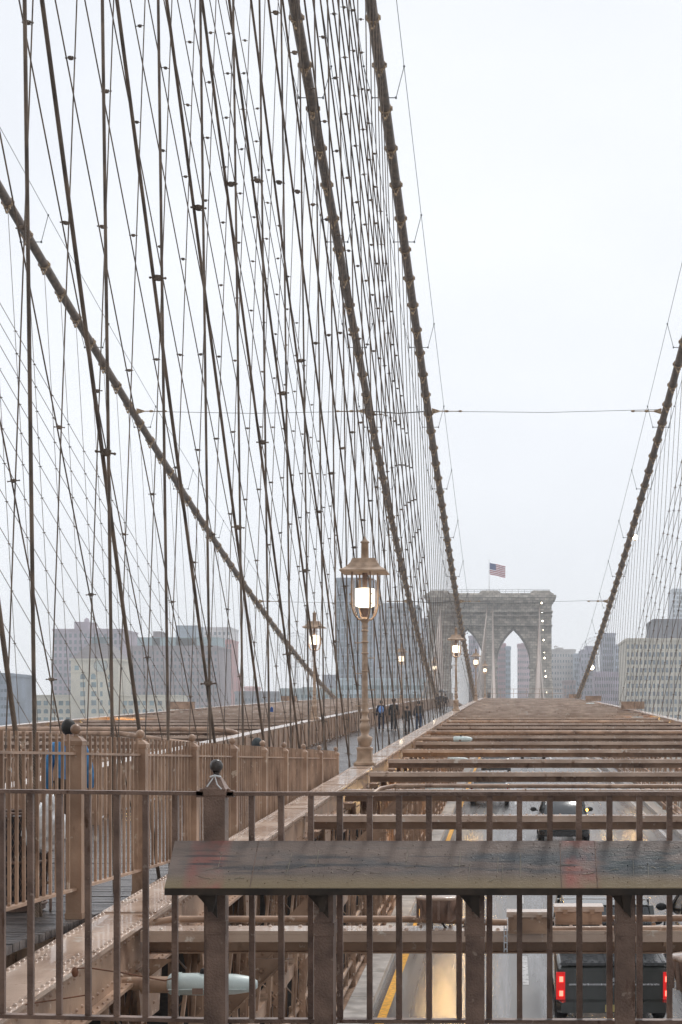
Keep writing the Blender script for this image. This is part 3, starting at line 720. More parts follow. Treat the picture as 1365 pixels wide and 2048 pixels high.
# road luminaires
def luminaire(px, s, z, d, lit, label, length=.72, arm=.6, post=True):
    t = empty('road_luminaire', (px, s, z), label, 'road light', 'roadway luminaires on pipe arms')
    mb = MB(); mb.tube([(0, 0, -.25), (0, 0, -.06), (d*.08, 0, 0), (d*.2, 0, .01), (d*arm, 0, .0)], .05, 10); mb.tube([(d*(arm-.16), 0, 0), (d*(arm+.04), 0, 0)], .062, 10); mb.build('pipe_arm', M['tan'], t)
    x0 = d*(arm+.041)
    n = 16; prof = [(0, .06, .065), (.03, .082, .085), (.35, .10, .088), (.75, .098, .08), (.93, .075, .06), (1.0, .03, .03)]
    mb = MB(); vs = []; fs = []
    for u, wy, hz in prof:
        for k in range(n):
            a = 2*math.pi*k/n; vs.append((x0+d*u*length, wy*math.cos(a), hz*math.sin(a)*(.9 if math.sin(a) < 0 else 1)))
    for i in range(len(prof)-1):
        for k in range(n): a = i*n+k; b = i*n+(k+1) % n; fs.append((a, b, b+n, a+n))
    mb.add(vs, fs, True); mb.add(vs[:n], [tuple(range(n))]); mb.add(vs[-n:], [tuple(range(n))])
    mb.tube([(x0+d*.02, -.101, -.02), (x0+d*length*.9, -.094, -.02)], .005, 5)
    for q in (.12, .14, .62): mb.tube([(x0+d*q*length, wy_*math.cos(a_), .090*math.sin(a_)) for wy_ in (.096,) for a_ in [math.pi*j/10 for j in range(-3, 14)]], .0035, 4, False)
    mb.build('head', M['luminaire'], t)
    mb = MB(); mb.box(min(x0+d*.30*length, x0+d*.42*length), max(x0+d*.30*length, x0+d*.42*length), -.108, -.098, -.055, -.01); mb.ball((x0+d*length*.02, -.085, -.03), .012, 6, 4); mb.build('latch', M['rail'], t)
    mb = MB(); mb.lathe([(.03, .085), (.03, .105), (.02, .12)], 8, (x0+d*length*.4, 0, 0)); mb.build('photocell', M['black'], t)
    if lit:
        mb = MB(); mb.ball((x0+d*length*.66, 0, -.05), .13, 12, 6, (1.5, .95, .75)); mb.build('lens', M['lamp_yellow'], t)
        ld = bpy.data.lights.new('luminaire_light', 'POINT'); ld.energy = 60; ld.color = (1, .6, .2); ld.shadow_soft_size = .14
        lo = bpy.data.objects.new('luminaire_light', ld); COL.objects.link(lo); lo.parent = t; lo.location = (x0+d*length*.6, 0, -.2)
    return t
luminaire(X(205, 11.3), 11.3, Z(1970, 11.3), 1, False, 'large pale blue grey unlit road light on a tan pipe arm, lower left', .66, .45)
luminaire(-2.75, 44, Z(1479, 44), 1, False, 'white unlit road light above the beams right of the nearest street lamp', .55, 1.1)
luminaire(-2.75, 99, Z(1421, 99), 1, False, 'small white unlit road light near the crest', .7, .6)
luminaire(7.2, 78, Z(1437, 78), -1, True, 'lit yellow road light at the right side above the beams', .72, .25)
luminaire(7.2, 122, Z(1408, 122), -1, True, 'small lit yellow road light near the crest at the right', .7, .3)
luminaire(-19.2, 73, Z(1444, 73), 1, True, 'lit yellow road light over the left roadway', .72, .2)
luminaire(-2.75, 37.5, zc(37.5)-.9, 1, True, 'lit road light under the beams beside the yellow line', .7, .65)
luminaire(-2.75, 51, zc(51)-.9, 1, True, 'second lit road light under the beams beside the yellow line', .7, .65)
luminaire(-2.75, 66, zc(66)-.9, 1, True, 'third lit road light under the beams beside the yellow line', .7, .75)
luminaire(7.2, 66, zc(66)-.9, -1, True, 'lit road light under the beams on the right side', .7, 2.4)

# plate boxes on the outer trusses
for X0, y, lab in ((7.5, 92, 'larger tan cabinet on the right outer truss'), (7.5, 135, 'middle tan cabinet on the right outer truss near the crest'), (7.5, 172, 'farthest small tan cabinet at the crest'),
                   (-19.55, 91, 'tan cabinet on the far left outer truss'), (-19.55, 135, 'smaller tan cabinet farther along the left outer truss')):
    mb = MB(); mb.box(-.7, .7, -.1, .3, 0, .42); mb.box(-.74, .74, -.13, .33, .42, .45); mb.box(-.012, .012, -.105, -.1, .02, .4)
    tag(mb.build('equipment_cabinet', M['tan'], None, (X0, y, zc(y)+.02)), lab, 'cabinet', 'equipment cabinets on the outer trusses')
# crest railing
t = empty('maintenance_railing', (0, 186, zc(186)), 'thin pipe railing across the crest in front of the tower', 'railing')
for zz in (.55, 1.1):
    mb = MB(); mb.tube([(-2.6, 0, zz), (6.9, 0, zz)], .025, 6); mb.build('rail', M['tan_dark'], t)
for i in range(7):
    mb = MB(); mb.tube([(0, 0, 0), (0, 0, 1.1)], .025, 6); mb.build('post', M['tan_dark'], t, (-2.6+i*9.5/6, 0, 0))

# ================================================================ CABLES, SUSPENDERS, STAYS
PN = {'IR': 'right inner', 'IL': 'left inner', 'OR': 'right outer', 'OL': 'far left outer'}
CN = {'IR': 'thick main cable just right of the boardwalk, rightmost of the two central cables', 'IL': 'thick main cable left of the boardwalk, leftmost of the two central cables',
      'OR': 'thick main cable rising at the right edge of the photo', 'OL': 'thick main cable sloping down across the left half of the photo'}
mb = MB(); mb.lathe([(.235, -.05), (.25, -.03), (.25, .03), (.235, .05)], 12)
for sx_ in (-1, 1):
    mb.box(sx_*.10-.03, sx_*.10+.03, -.30, -.20, -.06, .06); mb.box(sx_*.06-.02, sx_*.06+.02, -.42, -.30, -.035, .035)
mb.box(-.05, .05, -.5, -.40, -.04, .04); mb.box(-.27, -.22, -.06, .06, -.05, .05); mb.box(.22, .27, -.06, .06, -.05, .05); mb.box(-.05, .05, .24, .30, -.05, .05)
bandm = mb.mesh('cable_band'); bandm.materials.append(M['band'])
def bottom(k, s):
    g = PL[k][0]; x = {'IR': -3.75, 'IL': -8.25, 'OR': CX+13.5, 'OL': CX-13.5}[k]
    return Vector((x, s, zc(s)-.9 if k in ('OR', 'OL') else (zf(s)+.0 if s < 30 else zc(s)-1.15)))
for k in ('IR', 'IL', 'OR', 'OL'):
    st = empty('main_cable', (cab(k, 60)[0], 60, cab(k, 60)[1]), CN[k], 'main cable', 'main suspension cables'); inv = Matrix.Translation(st.location).inverted()
    pts = [(cab(k, s)[0], s, cab(k, s)[1]) for s in [2.4+i*4 for i in range(0, 122)]]
    mb = MB(); mb.tube(pts, .195, 12); o = mb.build('cable', M['cable'], st); o.matrix_parent_inverse = inv
    n = 0; y = 12.08 if k in ('IR', 'IL') else 13.3
    while n < 100 and y < 300:
        x, z = cab(k, y); p = (x, y, z)
        if inframe(p, 60) and y < 215:
            d = (Vector((*[cab(k, y+.5)[0]], y+.5, cab(k, y+.5)[1]))-Vector(p)).normalized()
            ax = d.to_track_quat('Z', 'Y')
            o = inst('cable_band', bandm, st, p); o.matrix_parent_inverse = inv
            zx = Vector((1, 0, 0)); yy = d.cross(zx).normalized(); 
            if yy.z < 0: yy = -yy
            xx = yy.cross(d)
            o.rotation_euler = Matrix((xx, yy, d)).transposed().to_euler(); n += 1
        y += SP
    # hand ropes
    for dx in (-.75, .75):
        mb = MB(); mb.tube([(p[0]+dx, p[1], p[2]+1.15) for p in pts[:62]], .012, 5); o = mb.build('hand_rope', M['wire'], st); o.matrix_parent_inverse = inv
        for i in range(18):
            y = 28+i*9.5; x, z = cab(k, y)
            if not inframe((x, y, z), 40): continue
            mb = MB(); mb.tube([(0, 0, 0), (dx*.62, 0, .0)], .018, 6); mb.tube([(dx*.6, 0, 0), (dx, 0, 1.17)], .014, 6); mb.ball((dx, 0, 1.17), .045, 6, 4); mb.box(dx*.6-.03, dx*.6+.03, -.03, .03, -.04, .04)
            o = mb.build('stanchion', M['wire'], st, (x, y, z)); o.matrix_parent_inverse = inv
# clamp mesh
mb = MB(); mb.lathe([(.034, -.03), (.040, -.02), (.040, .02), (.034, .03)], 8)
mb.tube([(-.09, 0, 0), (.09, 0, 0)], .010, 5); mb.tube([(-.012, -.05, .012), (.03, .06, -.012)], .008, 5)
mb.ball((-.09, 0, 0), .016, 5, 3); mb.ball((.09, 0, 0), .016, 5, 3); mb.box(-.05, .05, -.014, .014, -.012, .03)
clampm = mb.mesh('rope_clamp'); clampm.materials.append(M['rope'])
SUS = {}
for k in ('IR', 'IL', 'OR', 'OL'):
    far = MB(); SUS[k] = []
    y0 = 12.08 if k == 'IR' else 12.9 if k == 'IL' else 13.3
    y = y0-SP*2; i = 0
    while y < 478:
        b = bottom(k, y); x, z = cab(k, y)
        if k == 'IR':
            f = min(1, max(0, (y-43)/14)); xs = -3.75-.014*(z); x = xs*(1-f)+x*f
        tpt = Vector((x, y, z-.2)); 
        if tpt.z > b.z+.3:
            lowvis = (y < 185) and any(inframe(b.lerp(tpt, q/8)) for q in range(9))
            if lowvis and i < 78:
                mb = MB(); mb.tube([(0, 0, 0), tuple(tpt-b)], .0168 if k == 'IR' else .0128, 7)
                o = mb.build('suspender_rope', M['rope'], None, b)
                px = proj((b.x, b.y, 0))[0]
                if i < 20: lab = f'{ORD[len(SUS[k])] if len(SUS[k])<20 else "next"} upright suspender rope from the near end of the {PN[k]} cable plane'
                else: lab = f'distant upright suspender rope of the {PN[k]} cable plane'
                if len(SUS[k]) >= 20: lab = f'distant upright suspender rope of the {PN[k]} cable plane'
                tag(o, lab, 'suspender', f'suspender ropes of the {PN[k]} cable'); SUS[k].append((y, b, tpt)); i += 1
            elif y > 60: far.tube([tuple(b), tuple(tpt)], .0145, 4, False)
        y += SP
    if far.v:
        o = far.build('far_suspender_ropes', M['rope']); tag(o, f'far suspender ropes of the {PN[k]} cable beyond the crest', 'suspenders', f'suspender ropes of the {PN[k]} cable', 'stuff')
nclamp = 0
for k in ('IR', 'IL', 'OR', 'OL'):
    T = Vector({'IR': (-4.85, -1.2, 38.6), 'IL': (-7.2, -1.2, 38.6), 'OR': (CX+15.8, -1.2, 38.6), 'OL': (CX-15.8, -1.2, 38.6)}[k])
    n = 0; s_ = {'IR': 12.17, 'IL': 8.6, 'OR': 12.0, 'OL': 14}[k]; j = 0
    while s_ < (92 if k[0] == 'I' else 109):
        b = bottom(k, s_); b.z = max(b.z, b.z)
        if any(inframe(b.lerp(T, q/24)) for q in range(20)):
            e = b.lerp(T, .97)
            mb = MB(); mb.tube([(0, 0, 0), tuple(e-b)], .0205 if k in ('IR',) else .0138, 8)
            o = mb.build('stay_rope', M['rope'], None, b)
            lab = f'{ORD[j]} slanting stay rope from the near end of the {PN[k]} cable plane' if j < 20 else f'far slanting stay rope of the {PN[k]} cable plane'
            tag(o, lab, 'stay rope', f'stay ropes of the {PN[k]} cable'); j += 1; m_ = 0
            for (y, sb, stp) in SUS[k]:
                if not (1 < y < s_): continue
                t_ = (s_-y)/(s_-T.y); p = b.lerp(T, t_)
                if p.z > stp.z or p.z < sb.z+.2 or not inframe(p, 5) or m_ >= 100: continue
                u_ = (p.z-sb.z)/(stp.z-sb.z); q = sb.lerp(stp, u_); p = (p+q)/2
                c = inst('rope_clamp', clampm, o, p-b, (random.uniform(-.1, .1), random.uniform(-.15, .15), random.uniform(-.3, .3))); c.scale = (1.0,)*3 if y < 30 else (.85,)*3; m_ += 1; nclamp += 1
        s_ += 4.12
print('clamps', nclamp)
# far tower stays
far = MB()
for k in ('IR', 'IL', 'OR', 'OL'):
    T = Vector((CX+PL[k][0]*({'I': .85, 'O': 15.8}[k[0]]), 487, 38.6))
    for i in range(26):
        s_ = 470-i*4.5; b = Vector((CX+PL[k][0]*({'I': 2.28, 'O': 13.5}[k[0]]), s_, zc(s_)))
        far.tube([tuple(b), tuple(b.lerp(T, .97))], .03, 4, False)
tag(far.build('far_stay_ropes', mat('haze_pale_rope', (.46, .36, .31), .5, 0, .1, 1)), 'bundles of stay ropes fanning down from the distant tower', 'stay ropes', 'stay ropes at the distant tower', 'stuff')  # haze over the distant ropes is put into their pale colour
# cross tie wires
def tie(y, label):
    zs = {k: cab(k, y) for k in PL}
    order = ['OL', 'IL', 'IR', 'OR']; o = None
    t = empty('cross_tie_wire', (CX, y, zs['IL'][1]), label, 'wire', 'cross wires tying the main cables together'); inv = Matrix.Translation(t.location).inverted()
    for a, b in zip(order[:-1], order[1:]):
        A = Vector((zs[a][0], y, zs[a][1]+.05)); B = Vector((zs[b][0], y, zs[b][1]+.05+(.1 if b == 'OR' else 0)))
        mb = MB(); r = .014 if a != 'IL' else .03
        mid = (A+B)/2-Vector((0, 0, .12)); mb.tube([A, mid, B], r, 6); ob = mb.build('wire', M['wire'], t); ob.matrix_parent_inverse = inv
    for X0, d in ((zs['IR'][0], 1), (zs['IL'][0], -1), (zs['OR'][0], -1), (zs['OL'][0], 1)):
        mb = MB(); z = zs['IR'][1]+.05
        mb.prism([(d*.2, .16), (d*.62, .03), (d*.62, -.03), (d*.2, -.16)], -.05, .05); mb.tube([(d*.6, 0, 0), (d*.95, 0, 0)], .03, 6); mb.ball((d*1.0, 0, 0), .07, 8, 4, (2, 1, 1)); mb.tube([(d*1.05, 0, 0), (d*1.7, 0, 0)], .02, 6); mb.ball((d*1.75, 0, 0), .06, 8, 4, (2, 1, 1))
        ob = mb.build('turnbuckle', M['band'], t, (X0, y, z)); ob.matrix_parent_inverse = inv
tie(83, 'thin cross wire joining the main cables midway up the photo')
tie(121, 'thin cross wire joining the main cables just above the tower')

for pts, lab in (([(150, 1938), (176, 1936), (250, 1947), (330, 1962), (352, 1955)], 'loose thin wire hanging from a rusty clip beside the riveted chord'), ([(10, 2020), (60, 2008), (120, 1999), (178, 1990)], 'second loose wire lower along the riveted chord')):
    P = [Vector((X(a, 8.9), 8.9, Z(b, 8.9))) for a, b in pts]; o = MB().tube([tuple(p-P[0]) for p in P], .0045, 5).ball((0, 0, -.02), .022, 6, 4, (1, .8, 1.5)).build('loose_wire', M['rust'], None, P[0]); tag(o, lab, 'wire', 'loose wires by the near chord')
# necklace lights on the right outer cable
def nlight(x, y, z, lab, r=.09):
    t = empty('necklace_light', (x, y, z), lab, 'light bulb', 'necklace lights along the right outer cable')
    mb = MB(); mb.ball((0, 0, .12), r*1.6, 10, 6, (1, 1, 1.2)); mb.build('bulb', M['bulb'], t)
    mb = MB(); mb.lathe([(r*.6, -.12), (r*.8, -.02), (r*.6, .02)], 8); mb.build('socket', M['rail'], t)
x, z = cab('OR', 104); nlight(x+.35, 104, z-.1, 'highest lit bulb on the right outer cable', .1)
x, z = cab('OR', 150); nlight(x+.35, 150, z, 'lit bulb near the foot of the right outer cable', .12)
for i, yy in enumerate((1207, 1226, 1243, 1261, 1281, 1306, 1317, 1343, 1354, 1386)):
    zz = Z(yy, 470); nlight(X(1084+(yy-1207)*.055, 470), 470, zz, f'{ORD[i]} tiny bulb from the top beside the right pier of the tower', .13 if i % 2 == 0 else .06)

# ================================================================ DISTANT TOWER
def stone_mat():
    m = mat('granite_blocks', (.50, .45, .39), .8, 0, .25, .6, .3, 3, alt=(.33, .29, .25))
    t = m.node_tree; b = t.nodes['Principled BSDF']; g = t.nodes.new('ShaderNodeNewGeometry')
    mp_ = t.nodes.new('ShaderNodeMapping'); mp_.inputs['Rotation'].default_value = (R(90), 0, 0); t.links.new(g.outputs['Position'], mp_.inputs[0])
    br = t.nodes.new('ShaderNodeTexBrick'); br.inputs['Scale'].default_value = 1.0; br.inputs['Brick Width'].default_value = 1.5; br.inputs['Row Height'].default_value = .8; br.inputs['Mortar Size'].default_value = .06
    br.inputs['Color1'].default_value = (1, 1, 1, 1); br.inputs['Color2'].default_value = (.5, .5, .5, 1); br.inputs['Mortar'].default_value = (.2, .2, .2, 1)
    t.links.new(mp_.outputs[0], br.inputs['Vector'])
    mx_ = t.nodes.new('ShaderNodeMix'); mx_.data_type = 'RGBA'; mx_.blend_type = 'MULTIPLY'; mx_.inputs[0].default_value = .8
    src = b.inputs['Base Color'].links[0].from_socket; t.links.new(src, mx_.inputs[6]); t.links.new(br.outputs[0], mx_.inputs[7]); t.links.new(mx_.outputs[2], b.inputs['Base Color'])
    return m
def tower(TY, lab, pole):
    t = empty('bridge_tower', (CX, TY, -44), lab, 'bridge tower'); st = stone_mat()
    def o_(mb, n, m=st): ob = mb.build(n, m, t, (0, 0, 44)); return ob
    D0, D1 = -6, 6
    # wall with two pointed arches: polygons per bay
    zs, za, top, hw = 18.6, 30.4, 38.5, 5.35
    def arch(c, w_, n=9):
        r = ((za-zs)**2+w_**2)/(2*w_); pts = []
        for i in range(n+1):
            a = i/n; z = zs+(za-zs)*a; x = math.sqrt(max(0, r*r-(z-zs)**2))-(r-w_); pts.append((x, z))
        return pts
    mb = MB()
    for c in (-7.45, 7.45):
        p = arch(c, hw)
        for (xa, z0), (xb, z1) in zip(p[:-1], p[1:]):
            for sg in (-1, 1):
                e = c+sg*5.36
                pts = [(c+sg*xa, z0), (e, z0), (e, z1), (c+sg*xb, z1)]
                if sg < 0: pts = pts[::-1]
                mb.prism(pts, D0+.5, D1-.5)
        mb.box(c-5.36, c+5.36, D0+.5, D1-.5, za, top)
    o_(mb, 'arch_wall')
    for a, b, dd in ((-2.1, 2.1, 1.2), (-19.6, -12.8, .8), (12.8, 19.6, .8)):
        mb = MB(); mb.box(a, b, D0-.0, D1, -2, top); mb.box(a-.0, b+.0, D0-.8, D1+.8, -44, 15) if False else None
        mb.box(a-.5, b+.5, D0-1.2, D1+1.2, -44, 10)
        mb.add([(a-.5, D0-1.2, 10), (b+.5, D0-1.2, 10), (b, D0, 17), (a, D0, 17)], [(0, 1, 2, 3)])
        c = (a+b)/2; mb.box(c-1.1, c+1.1, D0-dd, D0-.001, -2, top-2); o_(mb, 'pier')
    for c in (-7.45, 7.45):
        for sg in (-1, 1):
            mb = MB(); xx = c+sg*5.35; mb.box(xx-.45, xx+.45, D0-.2, D1+.2, 18.0, 18.8); o_(mb, 'impost')
        # arch rib moulding
        p = arch(c, hw+.35); q = arch(c, hw-.05)
        mb = MB()
        for sg in (-1, 1):
            for i in range(len(p)-1):
                pts = [(c+sg*q[i][0], q[i][1]), (c+sg*p[i][0], p[i][1]+.15), (c+sg*p[i+1][0], p[i+1][1]+.35), (c+sg*q[i+1][0], q[i+1][1])]
                mb.prism(pts if sg > 0 else pts[::-1], D0+.1, D0+.498)
        o_(mb, 'arch_moulding', mat('dark_granite', (.17, .15, .135), .8))
    for z, h, e in ((35.6, .35, .4), (34.2, .3, .25), (31.2, .25, .25)):
        mb = MB(); mb.box(-19.6-e, 19.6+e, D0-e-1.2, D1+e, z, z+h); o_(mb, 'string_course')
    mb = MB(); mb.box(-20, 20, D0-1.6, D1+1, top, top+.8); mb.box(-20.5, 20.5, D0-2.1, D1+1.5, top+.8, top+1.6); mb.box(-21, 21, D0-2.6, D1+2, top+1.6, top+2.4)
    mb.box(-20.2, 20.2, D0-1.6, D1+1, top+2.4, top+3.0)
    o_(mb, 'cornice')
    for c in (0, 16.2, -16.2):
        mb = MB(); mb.prism([(c-3.6, top+3), (c+3.6, top+3), (c+2.6, top+3.9), (c-2.6, top+3.9)], D0-1, D1); o_(mb, 'saddle_housing')
    mb = MB()
    for z in (3.7, 4.3): mb.tube([(-19, D0, top+z), (19, D0, top+z)], .05, 5)
    for i in range(20): mb.tube([(-19+2*i, D0, top+3), (-19+2*i, D0, top+4.3)], .05, 5)
    o_(mb, 'roof_railing', M['wire'])
    if not pole: return
    mb = MB(); fx = X(979, 487)-CX; mb.tube([(fx, -3, top+3.8), (fx, -3, 52.4)], [.14, .06], 8); mb.ball((fx, -3, 52.5), .18, 8, 6); o_(mb, 'flagpole', mat('white_pole', (.75, .75, .75), .4))
tower(490, 'grey granite bridge tower with pointed arches and a flag on top', True)
tower(-11, 'near granite bridge tower behind the railing, outside the picture', False)
# flag
def flag():
    s = 487; x0, z1 = X(980, s), 51.6; W, H = 5.3, 3.7
    red = mat('flag_red', (.42, .04, .07), .7); wh = mat('flag_white', (.82, .80, .82), .7); bl = mat('flag_blue', (.05, .08, .22), .7)
    t = empty('flag', (x0, s, z1-H), 'striped flag with blue starred corner flying on the tower', 'flag')
    def P(u, v, off=0):    # u along, v 0 top .. 1 bottom
        return (u*W*.95, math.sin(u*7+v*1.2)*.28*u-off, (H-v*H) - .33*u*W*.62-.10*math.sin(u*9+1)*u+ (0.0))
    nU = 20
    for nm, rows, m in (('red_stripes', range(0, 13, 2), red), ('white_stripes', range(1, 13, 2), wh)):
        mb = MB()
        for r_ in rows:
            u0 = 8 if r_ < 7 else 0
            for i in range(u0, nU):
                a, b = i/nU, (i+1)/nU; v0, v1 = r_/13, (r_+1)/13
                vs = [P(a, v0), P(b, v0), P(b, v1), P(a, v1), P(a, v0, .02), P(b, v0, .02), P(b, v1, .02), P(a, v1, .02)]
                mb.add(vs, [(0,1,2,3),(7,6,5,4),(0,4,5,1),(2,6,7,3)])
        mb.build(nm, m, t)
    mb = MB()
    for i in range(8):
        a, b = i/nU, (i+1)/nU; vs = [P(a, 0), P(b, 0), P(b, 7/13), P(a, 7/13), P(a, 0, .02), P(b, 0, .02), P(b, 7/13, .02), P(a, 7/13, .02)]
        mb.add(vs, [(0,1,2,3),(7,6,5,4),(0,4,5,1),(2,6,7,3)])
    c = mb.build('canton', bl, t)
    mb = MB()
    for r_ in range(9):
        for q in range(6 if r_ % 2 == 0 else 5):
            u = (.4*(q+.6+(.5 if r_ % 2 else 0))/6.2)*.98; v = (r_+.75)/9.5*7/13; p = Vector(P(u, v, .035)); rr = .055
            vs = [p+Vector((math.sin(a)*rr*(1 if j % 2 == 0 else .4), 0, math.cos(a)*rr*(1 if j % 2 == 0 else .4))) for j, a in enumerate([k*math.pi/5 for k in range(10)])]
            mb.add(vs, [tuple(range(10))])
    mb.build('stars', wh, c)
flag()

# ================================================================ CITY BEYOND
WGL = mat('window_glass', (.10, .14, .17), .15, 0, .3, .3, spec=.8)
WGT = mat('teal_window_glass', (.14, .22, .24), .15, 0, .3, .3, spec=.8)
unit = MB().box(-.5, .5, -.5, .5, 0, 1).mesh('window'); unit.materials.append(WGL)
unit2 = MB().box(-.5, .5, -.5, .5, 0, 1).mesh('window'); unit2.materials.append(WGT)
am = MB(); am.prism([(-.5, 0), (.5, 0), (.5, .6), (.4, .82), (.2, .96), (0, 1), (-.2, .96), (-.4, .82), (-.5, .6)], -.5, .5); archw = am.mesh('arched_window'); archw.materials.append(WGT)
bcount = [0]
def building(name, lab, x0, x1, yt, s, depth, col, nx, floor=3.4, ww=.55, wh=.55, win=unit, ybot=1425, tops=(), alt=None, courses=True, side=0, group='city buildings behind the bridge', skip=0):
    a, b = X(x0, s), X(x1, s); W = b-a; c = (a+b)/2; H = Z(yt, s)+42
    t = empty(name, (c, s, -42), lab, 'building', group)
    col = tuple(min(.8, q*1.25) for q in col); m = mat(name+'_wall', col, .8, 0, .15, .15, 0, alt=alt)
    mb = MB(); mb.box(-W/2, W/2, 0, depth, 0, H)
    o = mb.build('wall', m, t)
    mb = MB(); mb.box(-W/2-.3, W/2+.3, -.3, depth+.3, H, H+.9); mb.box(-W/2+.3, W/2-.3, .3, depth-.3, H+.9, H+1.1); mb.build('roof', m, t)
    rows = []; z = H-floor*.35-skip
    zmin = Z(ybot, s)+42
    while z-floor > zmin: rows.append(z-floor*.65); z -= floor
    wins = []
    for r_ in rows:
        for i in range(nx):
            u = (i+.5)/nx; wins.append((-W/2+W*u, r_))
    pw = W/nx*ww
    for i, (x, z) in enumerate(wins[:100]):
        inst('window', win, t, (x, .02, z), None, (pw, .18, floor*wh))
    if wins[100:]:
        mb = MB()
        for x, z in wins[100:]: mb.box(x-pw/2, x+pw/2, -.07, .11, z, z+floor*wh)
        tag(mb.build('window', win.materials[0], t), kind='stuff')
    if side:                                           # windows on the flank the camera sees
        mb = MB(); sx_ = W/2 if c < 0 else -W/2
        nd = int(depth/4)
        for z in rows:
            for j in range(nd): 
                y = (j+.5)*depth/nd; mb.box(sx_-.09, sx_+.09, y-1, y+1, z, z+floor*wh)
        if mb.v: tag(mb.build('side_window', win.materials[0], t), kind='stuff')
    for (u0, u1, yt2, col2, nm) in tops:
        a2, b2 = X(u0, s)-c, X(u1, s)-c; h2 = Z(yt2, s)+42
        mb = MB(); mb.box(a2, b2, depth*.25, depth*.75, H+1.1, h2); mb.box(a2-.2, b2+.2, depth*.25-.2, depth*.75+.2, h2, h2+.3)
        if nm == 'water_tank':
            r_ = (b2-a2)/2; mb = MB(); mb.lathe([(r_, H+3.5), (r_, h2-r_*.8), (.1, h2)], 12, ((a2+b2)/2, depth*.5, 0))
            for dx in (-r_*.7, r_*.7): mb.box((a2+b2)/2+dx-.15, (a2+b2)/2+dx+.15, depth*.5-.15, depth*.5+.15, H+1, H+3.5)
        mb.build(nm, m if col2 is None else mat(name+'_'+nm, col2, .6), t)
    return t
purple = (.27, .22, .24); brick = (.24, .19, .19)
building('apartment_tower', 'tall mauve apartment tower with stepped roof behind the clock tower', 106, 246, 1262, 760, 30, (.30, .25, .29), 14, 3.3, .5, .6, tops=((140, 170, 1243, None, 'penthouse'), (152, 162, 1231, None, 'water_tank'), (172, 192, 1256, None, 'roof_box')))
building('office_block', 'broad purple brick block with glass penthouse at the left', 257, 436, 1296, 720, 34, (.22, .18, .19), 20, 3.2, .45, .5, tops=((266, 430, 1274, (.30, .40, .42), 'glass_penthouse'), (344, 386, 1250, (.30, .36, .42), 'tower_box'), (298, 312, 1262, None, 'chimney')))
building('pale_high_rise', 'pale grey high rise behind the purple block', 408, 462, 1258, 900, 25, (.50, .48, .48), 6, 3.6, .5, .5, tops=((420, 452, 1255, None, 'roof_box'),))
building('red_brick_block', 'slim block with red upper band at the left', 436, 464, 1283, 840, 20, (.36, .17, .16), 5, 3.4)
building('small_red_building', 'small dark red building above the left roadway', 464, 476, 1350, 860, 15, (.36, .12, .12), 2, 3.4)
building('striped_building', 'low red and white striped building on the skyline', 489, 512, 1377, 800, 15, (.62, .40, .38), 1, 2.4, .98, .4)
building('left_edge_building', 'blue grey building cut by the left edge of the photo', -60, 21, 1352, 560, 25, (.17, .20, .25), 12, 3.0, .75, .4, ybot=1455)
building('low_warehouse', 'long low dark warehouse on the skyline', 470, 560, 1388, 640, 30, (.22, .22, .24), 14, 3.2, .5, .4, tops=((478, 496, 1383, None, 'roof_box'), (520, 545, 1385, None, 'roof_shed')))
building('low_warehouse', 'low grey green building with pale windows left of the lamp', 560, 674, 1382, 620, 30, (.30, .34, .34), 14, 3.0, .6, .5, win=unit2, tops=((600, 622, 1375, None, 'roof_box'), (640, 670, 1350, (.3, .3, .34), 'stair_tower')))
building('glass_tower', 'tall dark blue glass tower behind the nearest lamp', 673, 746, 1160, 700, 32, (.22, .25, .30), 9, 3.1, .6, .85, ybot=1395)
building('grey_slab', 'wide grey slab with stepped top behind the ropes', 748, 838, 1214, 820, 30, (.26, .28, .31), 12, 3.3, .55, .45, tops=((760, 826, 1205, None, 'roof_box'),))
building('grey_slab', 'lower grey slab right of the stepped one', 838, 868, 1240, 880, 25, (.30, .30, .32), 5, 3.3, .5, .5)
building('glass_block', 'long low pale glass block behind the walkers', 672, 870, 1362, 580, 25, (.36, .42, .45), 22, 3.4, .8, .5, win=unit2, ybot=1430)
building('arch_tower_block', 'pink brick tower seen through the left half of the right arch', 990, 1012, 1290, 900, 25, (.36, .20, .22), 6, 3.4, .5, .5, tops=((998, 1004, 1286, None, 'roof_box'),))
building('arch_tower_block', 'blue stepped tower beside the pink one inside the right arch', 1012, 1022, 1296, 880, 25, (.24, .30, .36), 3, 3.4)
building('arch_tower_block', 'pinkish tower seen through the right half of the right arch', 1036, 1066, 1291, 860, 25, (.40, .30, .32), 7, 3.4, .45, .45, tops=((1044, 1052, 1286, None, 'roof_box'),))
building('arch_tower_block', 'purple tower seen through the left arch', 938, 958, 1275, 900, 25, (.27, .22, .27), 5, 3.4)
building('stepped_high_rise', 'pale stone high rise just right of the tower', 1098, 1152, 1302, 880, 30, (.40, .38, .36), 10, 3.4, .45, .45, tops=((1110, 1118, 1288, None, 'water_tank'), (1114, 1128, 1295, None, 'roof_box')))
building('stepped_high_rise', 'lower pale blue block right of the stone high rise', 1149, 1166, 1311, 860, 26, (.33, .37, .42), 4, 3.4, .6, .6)
building('low_brick_building', 'small brown block low beside the tower', 1128, 1152, 1365, 700, 15, (.24, .18, .18), 4, 3.0)
building('wheel_side_block', 'grey block in front of the spoked wheel', 1163, 1192, 1303, 840, 25, (.28, .27, .32), 5, 3.4, tops=((1173, 1188, 1292, None, 'roof_box'),))
building('slim_grey_tower', 'slim grey tower right of the outer cable', 1206, 1232, 1270, 800, 25, (.30, .31, .36), 6, 3.3, .5, .6)
building('slim_grey_tower', 'wider blue grey tower beside the slim one', 1232, 1249, 1293, 780, 25, (.33, .36, .42), 5, 3.3, .6, .6)
